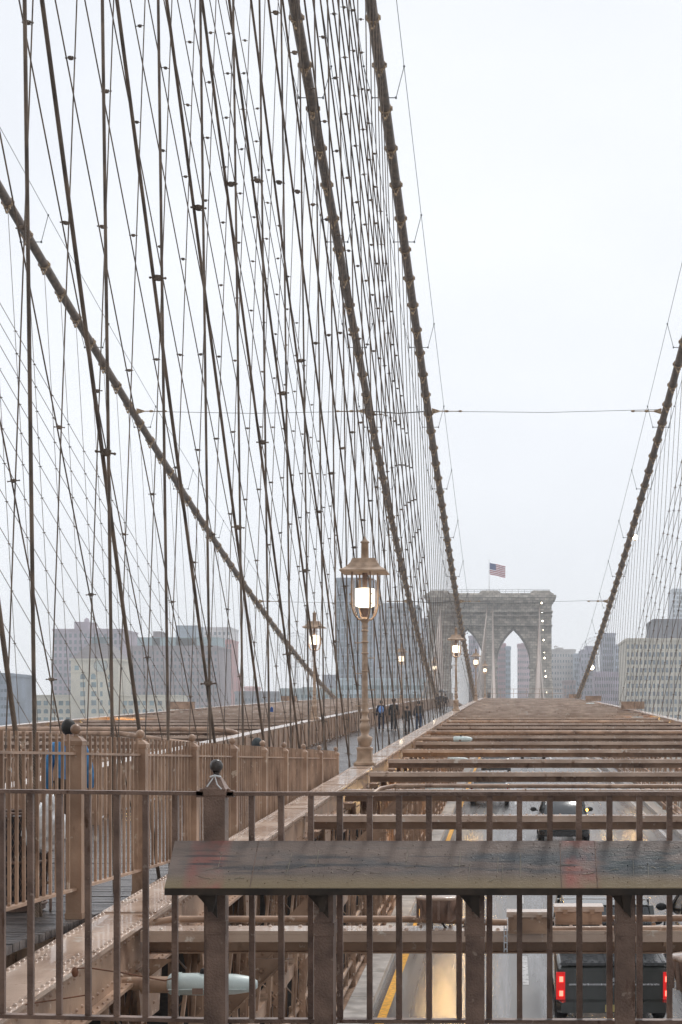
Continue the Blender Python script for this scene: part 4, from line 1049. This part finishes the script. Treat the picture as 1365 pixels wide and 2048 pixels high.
building('low_pink_block', 'low lilac block behind the right suspender ropes', 1190, 1254, 1348, 720, 20, (.34, .30, .36), 14, 3.2, .5, .5)
building('court_building', 'broad beige building with grid of windows at the right edge', 1253, 1460, 1282, 600, 40, (.45, .41, .34), 24, 3.1, .55, .55, ybot=1450, tops=((1256, 1300, 1276, None, 'roof_rail'),))
building('dark_roof_block', 'dark grey windowless block above the beige building', 1307, 1450, 1243, 640, 30, (.12, .12, .14), 3, 6, .2, .1, ybot=1290)
building('far_pale_tower', 'very pale distant tower at the right edge', 1346, 1400, 1180, 1150, 30, (.42, .45, .50), 8, 3.4, .6, .6, ybot=1250)

# clock tower building
def clock_building():
    s = 600; cm = mat('cream_stone', (.66, .60, .48), .7, 0, .08, .2); rf = mat('slate_roof', (.17, .14, .14), .6, 0, .2, 1)
    c = X(193, s); t = empty('clock_tower_building', (c, s, -42), 'cream clock tower building with dark hipped roof at the left', 'building', 'city buildings behind the bridge')
    def h(y): return Z(y, s)+42
    def u(x): return X(x, s)-c
    mb = MB(); mb.box(u(146), u(240), -3, 18, 0, h(1318)); mb.build('tower_wall', cm, t)
    mb = MB(); mb.box(u(33), u(146)-.01, 0, 22, 0, h(1390)); mb.box(u(240)+.01, u(352), 0, 22, 0, h(1390)); mb.build('wing_wall', cm, t)
    mb = MB()
    for a, b in ((33, 146), (240, 352)): mb.box(u(a)-.3, u(b)+.3-.7*(a < 100), -.5, 22, h(1392), h(1390)); mb.box(u(a), u(b)-.4, -.35, 22, h(1402), h(1400)); mb.box(u(a), u(b)-.4, -.25, -.01, h(1414), h(1412.5))
    mb.box(u(144), u(242), -3.5, 18.5, h(1322), h(1318)); mb.box(u(146)-.2, u(240)+.2, -3.3, -3.01, h(1346), h(1344)); mb.build('cornice', cm, t)
    mb = MB(); z0, z1 = h(1318)+.01, h(1286); a, b, a2, b2 = u(148), u(238), u(172), u(212)
    mb.add([(a, -3, z0), (b, -3, z0), (b, 18, z0), (a, 18, z0), (a2, 4, z1), (b2, 4, z1), (b2, 11, z1), (a2, 11, z1)], [(0,3,2,1),(4,5,6,7),(0,1,5,4),(1,2,6,5),(2,3,7,6),(3,0,4,7)])
    r = mb.build('roof', rf, t)
    mb = MB(); mb.box(a2+1, b2-1, 5, 10, z1, z1+2.2); mb.box(a2-.5, b2+.5, 4, 11, z1+2.2, z1+2.6); mb.build('lantern', WGT, r)
    # clock
    cx_, cz_ = u(206), h(1332); mb = MB(); n = 32; rr = 2.6
    mb.prism([(cx_+rr*math.cos(2*math.pi*k/n), cz_+rr*math.sin(2*math.pi*k/n)) for k in range(n)], -3.12, -3.0-.005); cf = mb.build('clock_face', mat('clock_glass', (.52, .55, .50), .4), t)
    mb = MB(); mb.tube([(cx_+rr*math.cos(2*math.pi*k/n), -3.15, cz_+rr*math.sin(2*math.pi*k/n)) for k in range(n+1)], .14, 6, False)
    for k in range(12):
        a_ = k*math.pi/6; mb.bar((cx_+rr*.78*math.cos(a_), -3.16, cz_+rr*.78*math.sin(a_)), (cx_+rr*.92*math.cos(a_), -3.16, cz_+rr*.92*math.sin(a_)), .1, .1)
    mb.build('clock_rim', rf, cf)
    mb = MB(); mb.bar((cx_, -3.18, cz_), (cx_-.9, -3.18, cz_+1.5), .16, .1); mb.bar((cx_, -3.18, cz_), (cx_+1.2, -3.18, cz_-.1), .2, .1); mb.build('clock_hands', rf, cf)
    def win(x, y0, y1, wd, me, yf): inst('window', me, t, (u(x), yf, h(y1)), None, (wd, .2, h(y0)-h(y1)))
    for x in (158, 192, 226):
        if x != 192: win(x, 1332, 1341, 1.6, unit2, -3)
    for x in (170, 191, 226): win(x, 1348, 1359, 1.9, archw, -3)
    for y in (1365, 1383, 1401): 
        for x in (170, 192, 207, 226): win(x, y, y+10, 1.9 if x != 207 else .9, unit2, -3)
    for x in (170, 192, 207, 226): win(x, 1418, 1427, 1.9, archw, -3)
    for x in (38, 50, 60, 78, 92, 108, 122, 136, 250, 262, 276, 290, 304, 320, 336):
        win(x, 1402, 1411, 1.7, unit2, 0); win(x, 1418, 1427, 1.7, archw, 0); win(x, 1435, 1441, 1.7, unit2, 0)
clock_building()

# observation wheel in the haze
def wheel(px, py, r_px, s, lab):
    c = (X(px, s), s, Z(py, s)); rr = r_px*s/F
    t = empty('spoked_wheel', (c[0], c[1], -42), lab, 'observation wheel', 'pale spoked wheels in the haze'); wm = mat('pale_wheel_steel', (.50, .50, .52), .5)
    hz = c[2]+42
    for k_, q in (('outer_rim', 1), ('inner_rim', .84)):
        mb = MB(); mb.tube([(rr*q*math.cos(2*math.pi*k/48), 0, hz+rr*q*math.sin(2*math.pi*k/48)) for k in range(49)], .14, 5, False); mb.build(k_, wm, t)
    for k in range(44):
        a = 2*math.pi*k/44; mb = MB(); mb.tube([(rr*.2*math.cos(a), 0, hz+rr*.2*math.sin(a)), (rr*math.cos(a), 0, hz+rr*math.sin(a))], .05, 4); mb.build('spoke', wm, t)
    mb = MB(); mb.ball((0, 0, hz), rr*.06, 8, 6); mb.build('hub', wm, t)
    for sg in (-1, 1):
        mb = MB(); mb.tube([(0, .8, hz), (sg*rr*.5, 2, 0)], .3, 6); mb.build('support_leg', wm, t)
    for k in range(22):
        a = 2*math.pi*k/22; mb = MB(); mb.ball((rr*1.03*math.cos(a), 0, hz+rr*1.03*math.sin(a)), .35, 6, 4); mb.build('cabin', wm, t)
wheel(1195, 1308, 34, 900, 'pale spoked wheel right of the tower behind the outer cable')
wheel(592, 1300, 34, 900, 'pale spoked wheel at the left behind the sloping main cable')

# ================================================================ TRASH BASKET AND BAG
def basket():
    s = 12.6; bx = X(48, s)-.05; z0 = zf(s)
    t = empty('litter_basket', (bx, s, z0+.02), 'rusty brown mesh litter basket behind the near fence', 'litter basket')
    r = .26; h = .80; me_m = mat('basket_metal', (.20, .13, .10), .5, 0, .3, 14)
    mb = MB()
    n = 44
    for k in range(n):
        a = 2*math.pi*k/n
        for d in (-1, 1):
            pts = []
            for j in range(8):
                aa = a+d*j*2*math.pi/n*1.15; zz = .06+(h-.06)*j/7; q = r*(.86+.14*j/7); pts.append((q*math.cos(aa), q*math.sin(aa), zz))
            mb.tube(pts, .0035, 3, False)
    mb.build('mesh_wall', me_m, t)
    for z, q in ((.05, .86), (h, 1.0), (h*.5, .93)):
        mb = MB(); mb.tube([(r*q*math.cos(2*math.pi*k/24), r*q*math.sin(2*math.pi*k/24), z) for k in range(25)], .014, 6, False); mb.build('hoop', me_m, t)
    mb = MB(); mb.lathe([(r*.85, 0), (r*.86, .05)], 20); mb.build('bottom', M['rail'], t)
    mb = MB(); mb.tube([(r*.95, 0, .5), (r*1.05, -.02, .2), (r*1.08, -.03, .0), (r*1.05, -.02, -.01)], .012, 6); mb.build('chain', M['rail'], t)
    # liner
    mb = MB(); mb.lathe([(r*.8, .08), (r*.9, .5), (r*.96, h-.02)], 18); mb.build('liner', mat('dark_bag', (.03, .03, .035), .3), t)
    # white bag on the rim
    bm = bmesh.new(); bmesh.ops.create_icosphere(bm, subdivisions=4, radius=1)
    random.seed(5)
    from mathutils import noise
    for v in bm.verts:
        c = v.co.copy(); n1 = noise.noise(c*2.2)*.45+noise.noise(c*5)*.18+noise.noise(c*11)*.06
        a = 1+n1; v.co = Vector((c.x*.165*a, c.y*.11*a, c.z*.20*a + (.09 if c.z > .6 else 0)*abs(noise.noise(c*3))*2))
        if c.z > .5: v.co.x *= .6; 
    me = bpy.data.meshes.new('plastic_bag'); bm.to_mesh(me); bm.free(); me.materials.append(M['bag'])
    for p in me.polygons: p.use_smooth = True
    o = bpy.data.objects.new('plastic_bag', me); COL.objects.link(o); o.location = (X(100, 12.5), 12.38, Z(1652, 12.5)); o.rotation_euler = (0, .2, 0)
    tag(o, 'crumpled white plastic bag hanging over the basket rim by the fence post', 'plastic bag')
basket()

# ================================================================ PEOPLE
def skin_obj(name, verts, edges, radii, m, parent, sub=2, root=0):
    me = bpy.data.meshes.new(name); me.from_pydata(verts, edges, []); me.update()
    o = bpy.data.objects.new(name, me); COL.objects.link(o)
    md = o.modifiers.new('skin', 'SKIN'); md.use_smooth_shade = True
    for i, v in enumerate(me.skin_vertices[0].data):
        r = radii[i]; v.radius = r if isinstance(r, tuple) else (r, r); v.use_root = (i == root)
    sb = o.modifiers.new('sub', 'SUBSURF'); sb.levels = sub; sb.render_levels = sub
    dg = bpy.context.evaluated_depsgraph_get(); e = o.evaluated_get(dg); nm = bpy.data.meshes.new_from_object(e)
    o.modifiers.clear(); o.data = nm; nm.materials.clear(); nm.materials.append(m); o.parent = parent
    for p in nm.polygons: p.use_smooth = True
    return o
def person(x, y, z, h, lab, jacket, trousers, hair, stride=.12, rz=0, pack=None, hood=False, arm=.05, hat=False, sub=2):
    t = empty('person', (x, y, z), lab, 'person', None, rz); k = h/1.75
    def V(*a): return tuple(q*k for q in a)
    jm = mat('jacket_cloth', jacket, .8, 0, .18, 12, .4, 30); tm = mat('trouser_cloth', trousers, .8, 0, .2, 12, .3, 30); hm = mat('hair', hair, .6, 0, .2, 40)
    st = stride
    # body: one continuous skinned figure
    vs = [V(0,0,.95), V(0,0,1.15), V(0,.0,1.36), V(0,.01,1.47), V(0,.015,1.53), V(0,.02,1.63), V(0,.01,1.70),
          V(-.10,0,.92), V(-.11,st*.5,.50), V(-.11,st*.9-.05,.10), V(-.12,st+.08,.05),
          V(.10,0,.92), V(.11,-st*.3+.03,.50), V(.11,-st-.05,.12), V(.12,-st+.10,.05),
          V(-.17,0,1.40), V(-.25,-.02,1.13), V(-.26,arm+.06,.88), V(-.26,arm+.09,.80),
          V(.17,0,1.40), V(.25,.0,1.13), V(.26,-arm+.10,.88), V(.26,-arm+.13,.80)]
    ed = [(0,1),(1,2),(2,3),(3,4),(4,5),(5,6),(0,7),(7,8),(8,9),(9,10),(0,11),(11,12),(12,13),(13,14),(2,15),(15,16),(16,17),(17,18),(2,19),(19,20),(20,21),(21,22)]
    ra = [(.12,.09),(.11,.085),(.13,.09),.055,.055,.082,.06,.08,.055,.04,.035,.08,.055,.04,.035,.055,.042,.032,.03,.055,.042,.032,.03]
    ra = [tuple(q*k for q in r) if isinstance(r, tuple) else r*k for r in ra]
    b = skin_obj('body', vs, ed, ra, M['skin'], t, sub)
    # jacket
    vi = [0,1,2,3,15,16,17,19,20,21]; jv = [V(0,0,.86)]+[vs[i] for i in vi[1:]]
    je = [(0,1),(1,2),(2,3),(2,4),(4,5),(5,6),(2,7),(7,8),(8,9)]
    jr = [(.19,.14),(.17,.13),(.185,.13),(.075,.075),.085,.065,.055,.085,.065,.055]
    jr = [tuple(q*k for q in r) if isinstance(r, tuple) else r*k for r in jr]
    skin_obj('jacket', jv, je, jr, jm, t, sub)
    tv = [V(0,0,.92),vs[7],vs[8],vs[9],vs[11],vs[12],vs[13]]
    skin_obj('trousers', tv, [(0,1),(1,2),(2,3),(0,4),(4,5),(5,6)], [(.16*k,.12*k),.095*k,.075*k,.062*k,.095*k,.075*k,.062*k], tm, t, sub)
    for a, b_ in ((9, 10), (13, 14)):
        A, B = Vector(vs[a]), Vector(vs[b_]); mb = MB()
        mb.ball(((A.x+B.x)/2, (A.y+B.y)/2+.02, max(.045, min(A.z, B.z))), .06, 10, 6, (.8, 2.2, .75)); mb.build('shoe', M['black'], t)
    mb = MB(); mb.ball(V(0, -.0, 1.655), (.098 if not hood else .135)*k, 14, 10, (.92, 1.02, 1.1)); 
    if hood: mb.ball(V(0, -.03, 1.56), .12*k, 12, 8, (1.1, .9, .8))
    if hat: mb.lathe([(.115*k, 1.67*k), (.112*k, 1.74*k), (.07*k, 1.79*k), (.02*k, 1.80*k)], 14, (0, .0, 0)); mb.ball(V(0, 0, 1.81), .03*k, 8, 6)
    mb.build('hood' if hood else 'hair', jm if hood else hm, t)
    mb = MB()                                  # face side (away from the camera): nose, brow, ears
    mb.ball(V(0, .125, 1.62), .02*k, 8, 5, (.8, 1.3, 1.3))
    for sx_ in (-1, 1): mb.ball(V(sx_*.088, .02, 1.63), .024*k, 8, 5, (.5, .8, 1.3)); 
    mb.build('face_features', M['skin'], t)
    for i, sx_ in ((18, -1), (22, 1)):
        c = Vector(vs[i]); mb = MB(); mb.ball((c.x, c.y+.005, c.z-.03*k), .034*k, 8, 6, (.55, 1, 1.2))
        for f_ in range(4): mb.tube([(c.x, c.y-.024*k+f_*.017*k, c.z-.05*k), (c.x-sx_*.004, c.y-.022*k+f_*.017*k+.004, c.z-(.095+.01*(f_ in (1, 2)))*k), (c.x-sx_*.012, c.y-.02*k+f_*.017*k+.008, c.z-(.118+.01*(f_ in (1, 2)))*k)], [.009*k, .008*k, .006*k], 6)
        mb.tube([(c.x, c.y+.03*k, c.z-.02*k), (c.x-sx_*.01, c.y+.045*k, c.z-.05*k), (c.x-sx_*.014, c.y+.045*k, c.z-.075*k)], [.011*k, .009*k, .007*k], 6)
        mb.build('hand', M['skin'], t)
    if pack:
        mb = MB(); mb.ball(V(0, -.2, 1.22), .16*k, 12, 8, (.95, .6, 1.35)); mb.ball(V(0, -.28, 1.12), .09*k, 10, 6, (1.1, .5, .9)); mb.build('backpack', mat('backpack_cloth', pack, .7), t)
    return t
y = 19.5; person(X(137, y), y, zf(y), 1.80, 'person in bright blue jacket and black trousers behind the near fence', (.06, .24, .50), (.012, .012, .014), (.015, .012, .01), .05, .1, sub=2)
y = 31.5; person(X(515, y), y, zf(y), 1.66, 'person in dark hood just showing above the fence', (.05, .06, .065), (.02, .02, .025), (.02, .02, .02), .1, hood=True)
for i, (px, y, hh, jk, tr, pk, lab) in enumerate((
        (763, 84.5, 1.74, (.02, .025, .05), (.03, .035, .06), (.16, .30, .62), 'walker in navy coat with pale blue backpack, leftmost of the four'),
        (788, 84, 1.80, (.022, .02, .02), (.02, .02, .02), None, 'tall walker all in black, second from the left of the four'),
        (815, 80, 1.50, (.02, .018, .02), (.03, .03, .035), None, 'short walker in black coat, third from the left of the four'),
        (838, 84, 1.72, (.03, .03, .035), (.05, .08, .14), None, 'walker in dark coat and blue jeans, rightmost of the four'))):
    person(X(px, y), y, zf(y), hh, lab, jk, tr, (.02, .016, .014), (.16, .1, .2, .13)[i], (.05, -.08, .1, 0)[i], pack=pk, hat=(i == 1), sub=1)['group'] = 'walkers on the boardwalk'
for i, (px, y, hh, jk, lab) in enumerate(((877, 148, 1.70, (.04, .04, .05), 'far walker in grey coat among the distant group'), (884, 150, 1.78, (.02, .05, .08), 'far walker in teal coat under the dark umbrella'), (892, 146, 1.7, (.02, .02, .02), 'far walker in black, rightmost of the distant group'))):
    o = person(X(px, y), y, zf(y), hh, lab, jk, (.02, .02, .025), (.02, .016, .014), .12, 0, sub=1); o['group'] = 'distant walkers near the crest'
t = empty('umbrella', (X(886, 150), 149.8, zf(150)+1.2), 'dark umbrella held by the distant walkers', 'umbrella')
mb = MB(); mb.lathe([(.55, .62), (.42, .78), (.2, .88), (.03, .92)], 10); mb.build('canopy', mat('umbrella_cloth', (.02, .03, .04), .5), t)
mb = MB(); mb.tube([(0, 0, 0), (0, 0, .95)], .012, 6); mb.build('shaft', M['black'], t)

# ================================================================ VEHICLES (seen from behind and above)
def loft(mb, secs, n=4, cap=True):
    """secs: (y, halfwidth, z0, z1, corner radius)"""
    rings = []
    for y, hw, z0, z1, r in secs:
        ring = []
        for cx_, cz_, a0 in ((hw-r, z1-r, 0), (-hw+r, z1-r, 90), (-hw+r, z0+r, 180), (hw-r, z0+r, 270)):
            for i in range(n+1):
                a = R(a0+90*i/n); ring.append((cx_+r*math.cos(a), y, cz_+r*math.sin(a)))
        rings.append(ring)
    m = len(rings[0]); vs = [p for r_ in rings for p in r_]; fs = []
    for i in range(len(rings)-1):
        for k in range(m): a = i*m+k; b = i*m+(k+1) % m; fs.append((a, b, b+m, a+m))
    mb.add(vs, fs, True)
    if cap: mb.add(rings[0], [tuple(range(m))]); mb.add(rings[-1], [tuple(range(m))])
def wheels(t, hw, ys_, r=.34):
    for yy in ys_:
        for sg in (-1, 1):
            mb = MB(); n = 20
            prof = [(r*.62, -.1), (r*.9, -.11), (r, -.08), (r, .08), (r*.9, .11), (r*.62, .1)]
            vs = []; fs = []
            for q, xx in prof:
                for k in range(n): a = 2*math.pi*k/n; vs.append((xx, q*math.cos(a), q*math.sin(a)))
            for i in range(len(prof)-1):
                for k in range(n): a = i*n+k; b = i*n+(k+1) % n; fs.append((a, b, b+n, a+n))
            mb.add(vs, fs, True); w_ = empty('wheel', (sg*(hw-.11), yy, r)); w_.parent = t
            mb.build('tyre', M['black'], w_)
            mb = MB()
            vs = [(sg*.08, r*.62*math.cos(2*math.pi*k/n), r*.62*math.sin(2*math.pi*k/n)) for k in range(n)]; mb.add(vs, [tuple(range(n))]); mb.ball((sg*.09, 0, 0), .07, 8, 5, (.4, 1, 1)); mb.build('rim', M['chrome'], w_)
def paint(name, col, rough=.25): return mat(name, col, rough, .2, .08, 3, 0, coat=.8, pos=False)
def mirrors(t, hw, y, z, m):
    for sg in (-1, 1):
        mb = MB(); mb.ball((sg*(hw+.14), y, z), .105, 10, 6, (1.15, .6, .8)); mb.bar((sg*(hw-.03), y, z-.05), (sg*(hw+.08), y, z-.02), .05, .04); o = mb.build('wing_mirror', m, t)
def pickup(x, s, lab):
    t = empty('pickup_truck', (x, s, zr(s)), lab, 'pickup truck'); p = paint('dark_green_grey_paint', (.035, .038, .034), .22)
    t.rotation_euler = (math.atan(.032), 0, 0)
    hw = .965; mb = MB()
    loft(mb, [(0, hw-.03, .48, 1.08, .06), (.06, hw, .42, 1.10, .07), (1.9, hw, .40, 1.12, .07), (2.0, hw, .4, 1.12, .07), (4.1, hw, .4, 1.10, .08), (4.4, hw-.02, .4, 1.06, .1), (5.3, hw-.04, .42, 1.0, .12), (5.55, hw-.12, .48, .85, .12)]); mb.build('body', p, t)
    mb = MB(); loft(mb, [(2.0, .86, 1.10, 1.15, .02), (2.15, .84, 1.10, 1.78, .1), (3.1, .84, 1.1, 1.84, .12), (3.7, .83, 1.1, 1.80, .12), (4.35, .86, 1.1, 1.15, .02)]); mb.build('cab_glass', M['glassdark'], t)
    mb = MB(); loft(mb, [(2.2, .76, 1.79, 1.82, .014), (2.6, .78, 1.81, 1.87, .02), (3.5, .78, 1.81, 1.87, .02), (3.85, .74, 1.76, 1.80, .014)]); mb.build('roof', p, t)
    for sg in (-1, 1):
        mb = MB(); mb.bar((sg*.87, 2.08, 1.1), (sg*.80, 2.22, 1.80), .09, .12); mb.bar((sg*.88, 4.3, 1.1), (sg*.80, 3.8, 1.80), .08, .08); mb.bar((sg*.88, 3.1, 1.1), (sg*.84, 3.1, 1.8), .04, .12); mb.build('pillar', p, t)
    mb = MB(); mb.box(-.88, .88, .10, 1.92, 1.125, 1.16); 
    for i in range(15): mb.box(-.86+i*.12, -.86+i*.12+.05, .14, 1.9, 1.161, 1.172)
    mb.box(-.90, .90, .06, .10, 1.115, 1.165); mb.build('bed_cover', mat('black_vinyl_cover', (.03, .032, .035), .2, 0, .3, 8, .4, 20, spec=.9), t)
    tg = MB(); tg.box(-.78, .78, -.02, -.001, .56, 1.03); g = tg.build('tailgate', p, t)
    mb = MB(); mb.box(-.76, .76, -.032, -.0205, .80, .83); mb.box(-.12, .12, -.04, -.0205, .86, .93); mb.build('tailgate_trim', M['chrome'], g)
    for sg in (-1, 1):
        mb = MB(); mb.box(sg*.90-.075, sg*.90+.075, -.035, -.001, .56, 1.02); l_ = mb.build('tail_lamp', M['tail'], t)
        for zz in (.60, .84): mb = MB(); mb.box(sg*.89-.032, sg*.89+.032, -.045, -.0355, zz+.02, zz+.11); mb.build('lamp_core', M['tail_core'], l_)
    mb = MB(); loft(mb, [(-.16, .9, .36, .54, .05), (-.02, .97, .34, .56, .05)]); mb.build('bumper', p, t)
    mb = MB(); mb.box(-.16, .16, -.17, -.161, .38, .5); mb.build('licence_plate', mat('plate', (.6, .5, .2), .4), t)
    mirrors(t, hw, 3.95, 1.25, M['black']); wheels(t, hw, (1.1, 4.6), .38)
def sedan(x, s, lab, col, name='parked', Lc=4.6, hw=.92, hr=1.48, lit=False, antenna=True, amber=False):
    t = empty('car', (x, s, zr(s)), lab, 'car', 'cars driving away on the wet roadway'); p = paint('car_paint', col)
    t.rotation_euler = (math.atan(.031), 0, 0)
    mb = MB(); loft(mb, [(0, hw-.12, .42, .82, .1), (.12, hw-.04, .32, .98, .12), (.6, hw, .28, 1.02, .14), (2.2, hw, .26, .98, .14), (3.5, hw, .28, .94, .14), (Lc-.35, hw-.06, .32, .82, .14), (Lc, hw-.22, .42, .68, .1)]); mb.build('body', p, t)
    mb = MB(); loft(mb, [(.35, hw-.16, .95, 1.0, .02), (.95, hw-.20, .95, hr-.06, .1), (1.5, hw-.21, .95, hr-.02, .12), (2.5, hw-.21, .95, hr-.04, .12), (3.45, hw-.12, .92, .97, .02)]); mb.build('glasshouse', M['glassdark'], t)
    mb = MB(); loft(mb, [(.98, hw-.28, hr-.065, hr-.035, .013), (1.4, hw-.25, hr-.03, hr+.0, .014), (2.3, hw-.25, hr-.03, hr, .014), (2.7, hw-.3, hr-.10, hr-.06, .014)]); mb.build('roof', p, t)
    for sg in (-1, 1):
        mb = MB(); mb.bar((sg*(hw-.15), .42, .97), (sg*(hw-.24), 1.0, hr-.04), .09, .1); mb.bar((sg*(hw-.10), 3.4, .95), (sg*(hw-.25), 2.6, hr-.07), .06, .06); mb.bar((sg*(hw-.14), 1.9, .97), (sg*(hw-.21), 1.9, hr-.05), .03, .09); mb.build('pillar', p, t)
        mb = MB(); mb.ball((sg*(hw-.2), .06, .80), .1, 10, 6, (1.6, .45, .8)); mb.build('tail_lamp', M['tail'] if lit else mat('unlit_lamp', (.35, .02, .02), .2), t)
    if amber:
        mb = MB(); mb.ball((hw+.02, 2.95, 1.0), .05, 8, 5); mb.build('indicator', M['amber'], t)
    mb = MB(); mb.box(-.25, .25, -.012, .03, .58, .69); mb.build('licence_plate', mat('plate', (.6, .55, .35), .4), t)
    mb = MB(); loft(mb, [(-.06, hw-.2, .34, .5, .05), (.05, hw-.08, .3, .52, .05)]); mb.build('bumper', p, t)
    if antenna: mb = MB(); mb.prism([(1.12, hr-.01), (1.32, hr-.01), (1.15, hr+.09)], -.02, .02, 'x'); mb.build('antenna', M['black'], t)
    mirrors(t, hw, 3.05, 1.02, M['black']); wheels(t, hw, (.85, Lc-.9), .33)
pickup(1.77, 25.6, 'dark grey green pickup truck with lit red tail lamps and ridged bed cover')
sedan(1.98, 54, 'black car with lit tail lamp seen between the beams', (.018, .02, .022), lit=True, amber=True, hr=1.55)
sedan(-.9, 71, 'silver car ahead of the black one in the left lane', (.42, .44, .46), hr=1.5)
sedan(4.35, 29.8, 'dark car at the right edge with only its mirror and flank showing', (.02, .02, .022), hr=1.5)
sedan(-.8, 94, 'dark car far ahead in the left lane', (.06, .06, .065), lit=True)
sedan(1.8, 112, 'small white van like car far ahead in the middle lane', (.5, .5, .5), hr=1.8)

# small tag/lock details on near ropes
t = tag(MB().box(-.02, .02, -.015, .015, -.05, .0).ball((0, 0, .005), .018, 8, 5).build('padlock', mat('blue_lock', (.05, .12, .35), .3), None, (X(545, 21), 20.95, Z(1417, 21))), 'small blue padlock clipped on a stay rope behind the fence', 'padlock')

# ================================================================ HAZE
mb = MB(); mb.box(-700, 700, -60, 1300, -47.5, 95)
hz = bpy.data.materials.new('haze'); hz.use_nodes = True; ht = hz.node_tree
for n in list(ht.nodes): ht.nodes.remove(n)
ho = ht.nodes.new('ShaderNodeOutputMaterial'); hv = ht.nodes.new('ShaderNodeVolumePrincipled')
hv.inputs['Color'].default_value = (.97, .985, 1.0, 1); hv.inputs['Density'].default_value = .00046; hv.inputs['Anisotropy'].default_value = 0.0
ht.links.new(hv.outputs[0], ho.inputs['Volume'])
tag(mb.build('haze', hz), 'pale misty air over the river', 'haze', None, 'stuff')
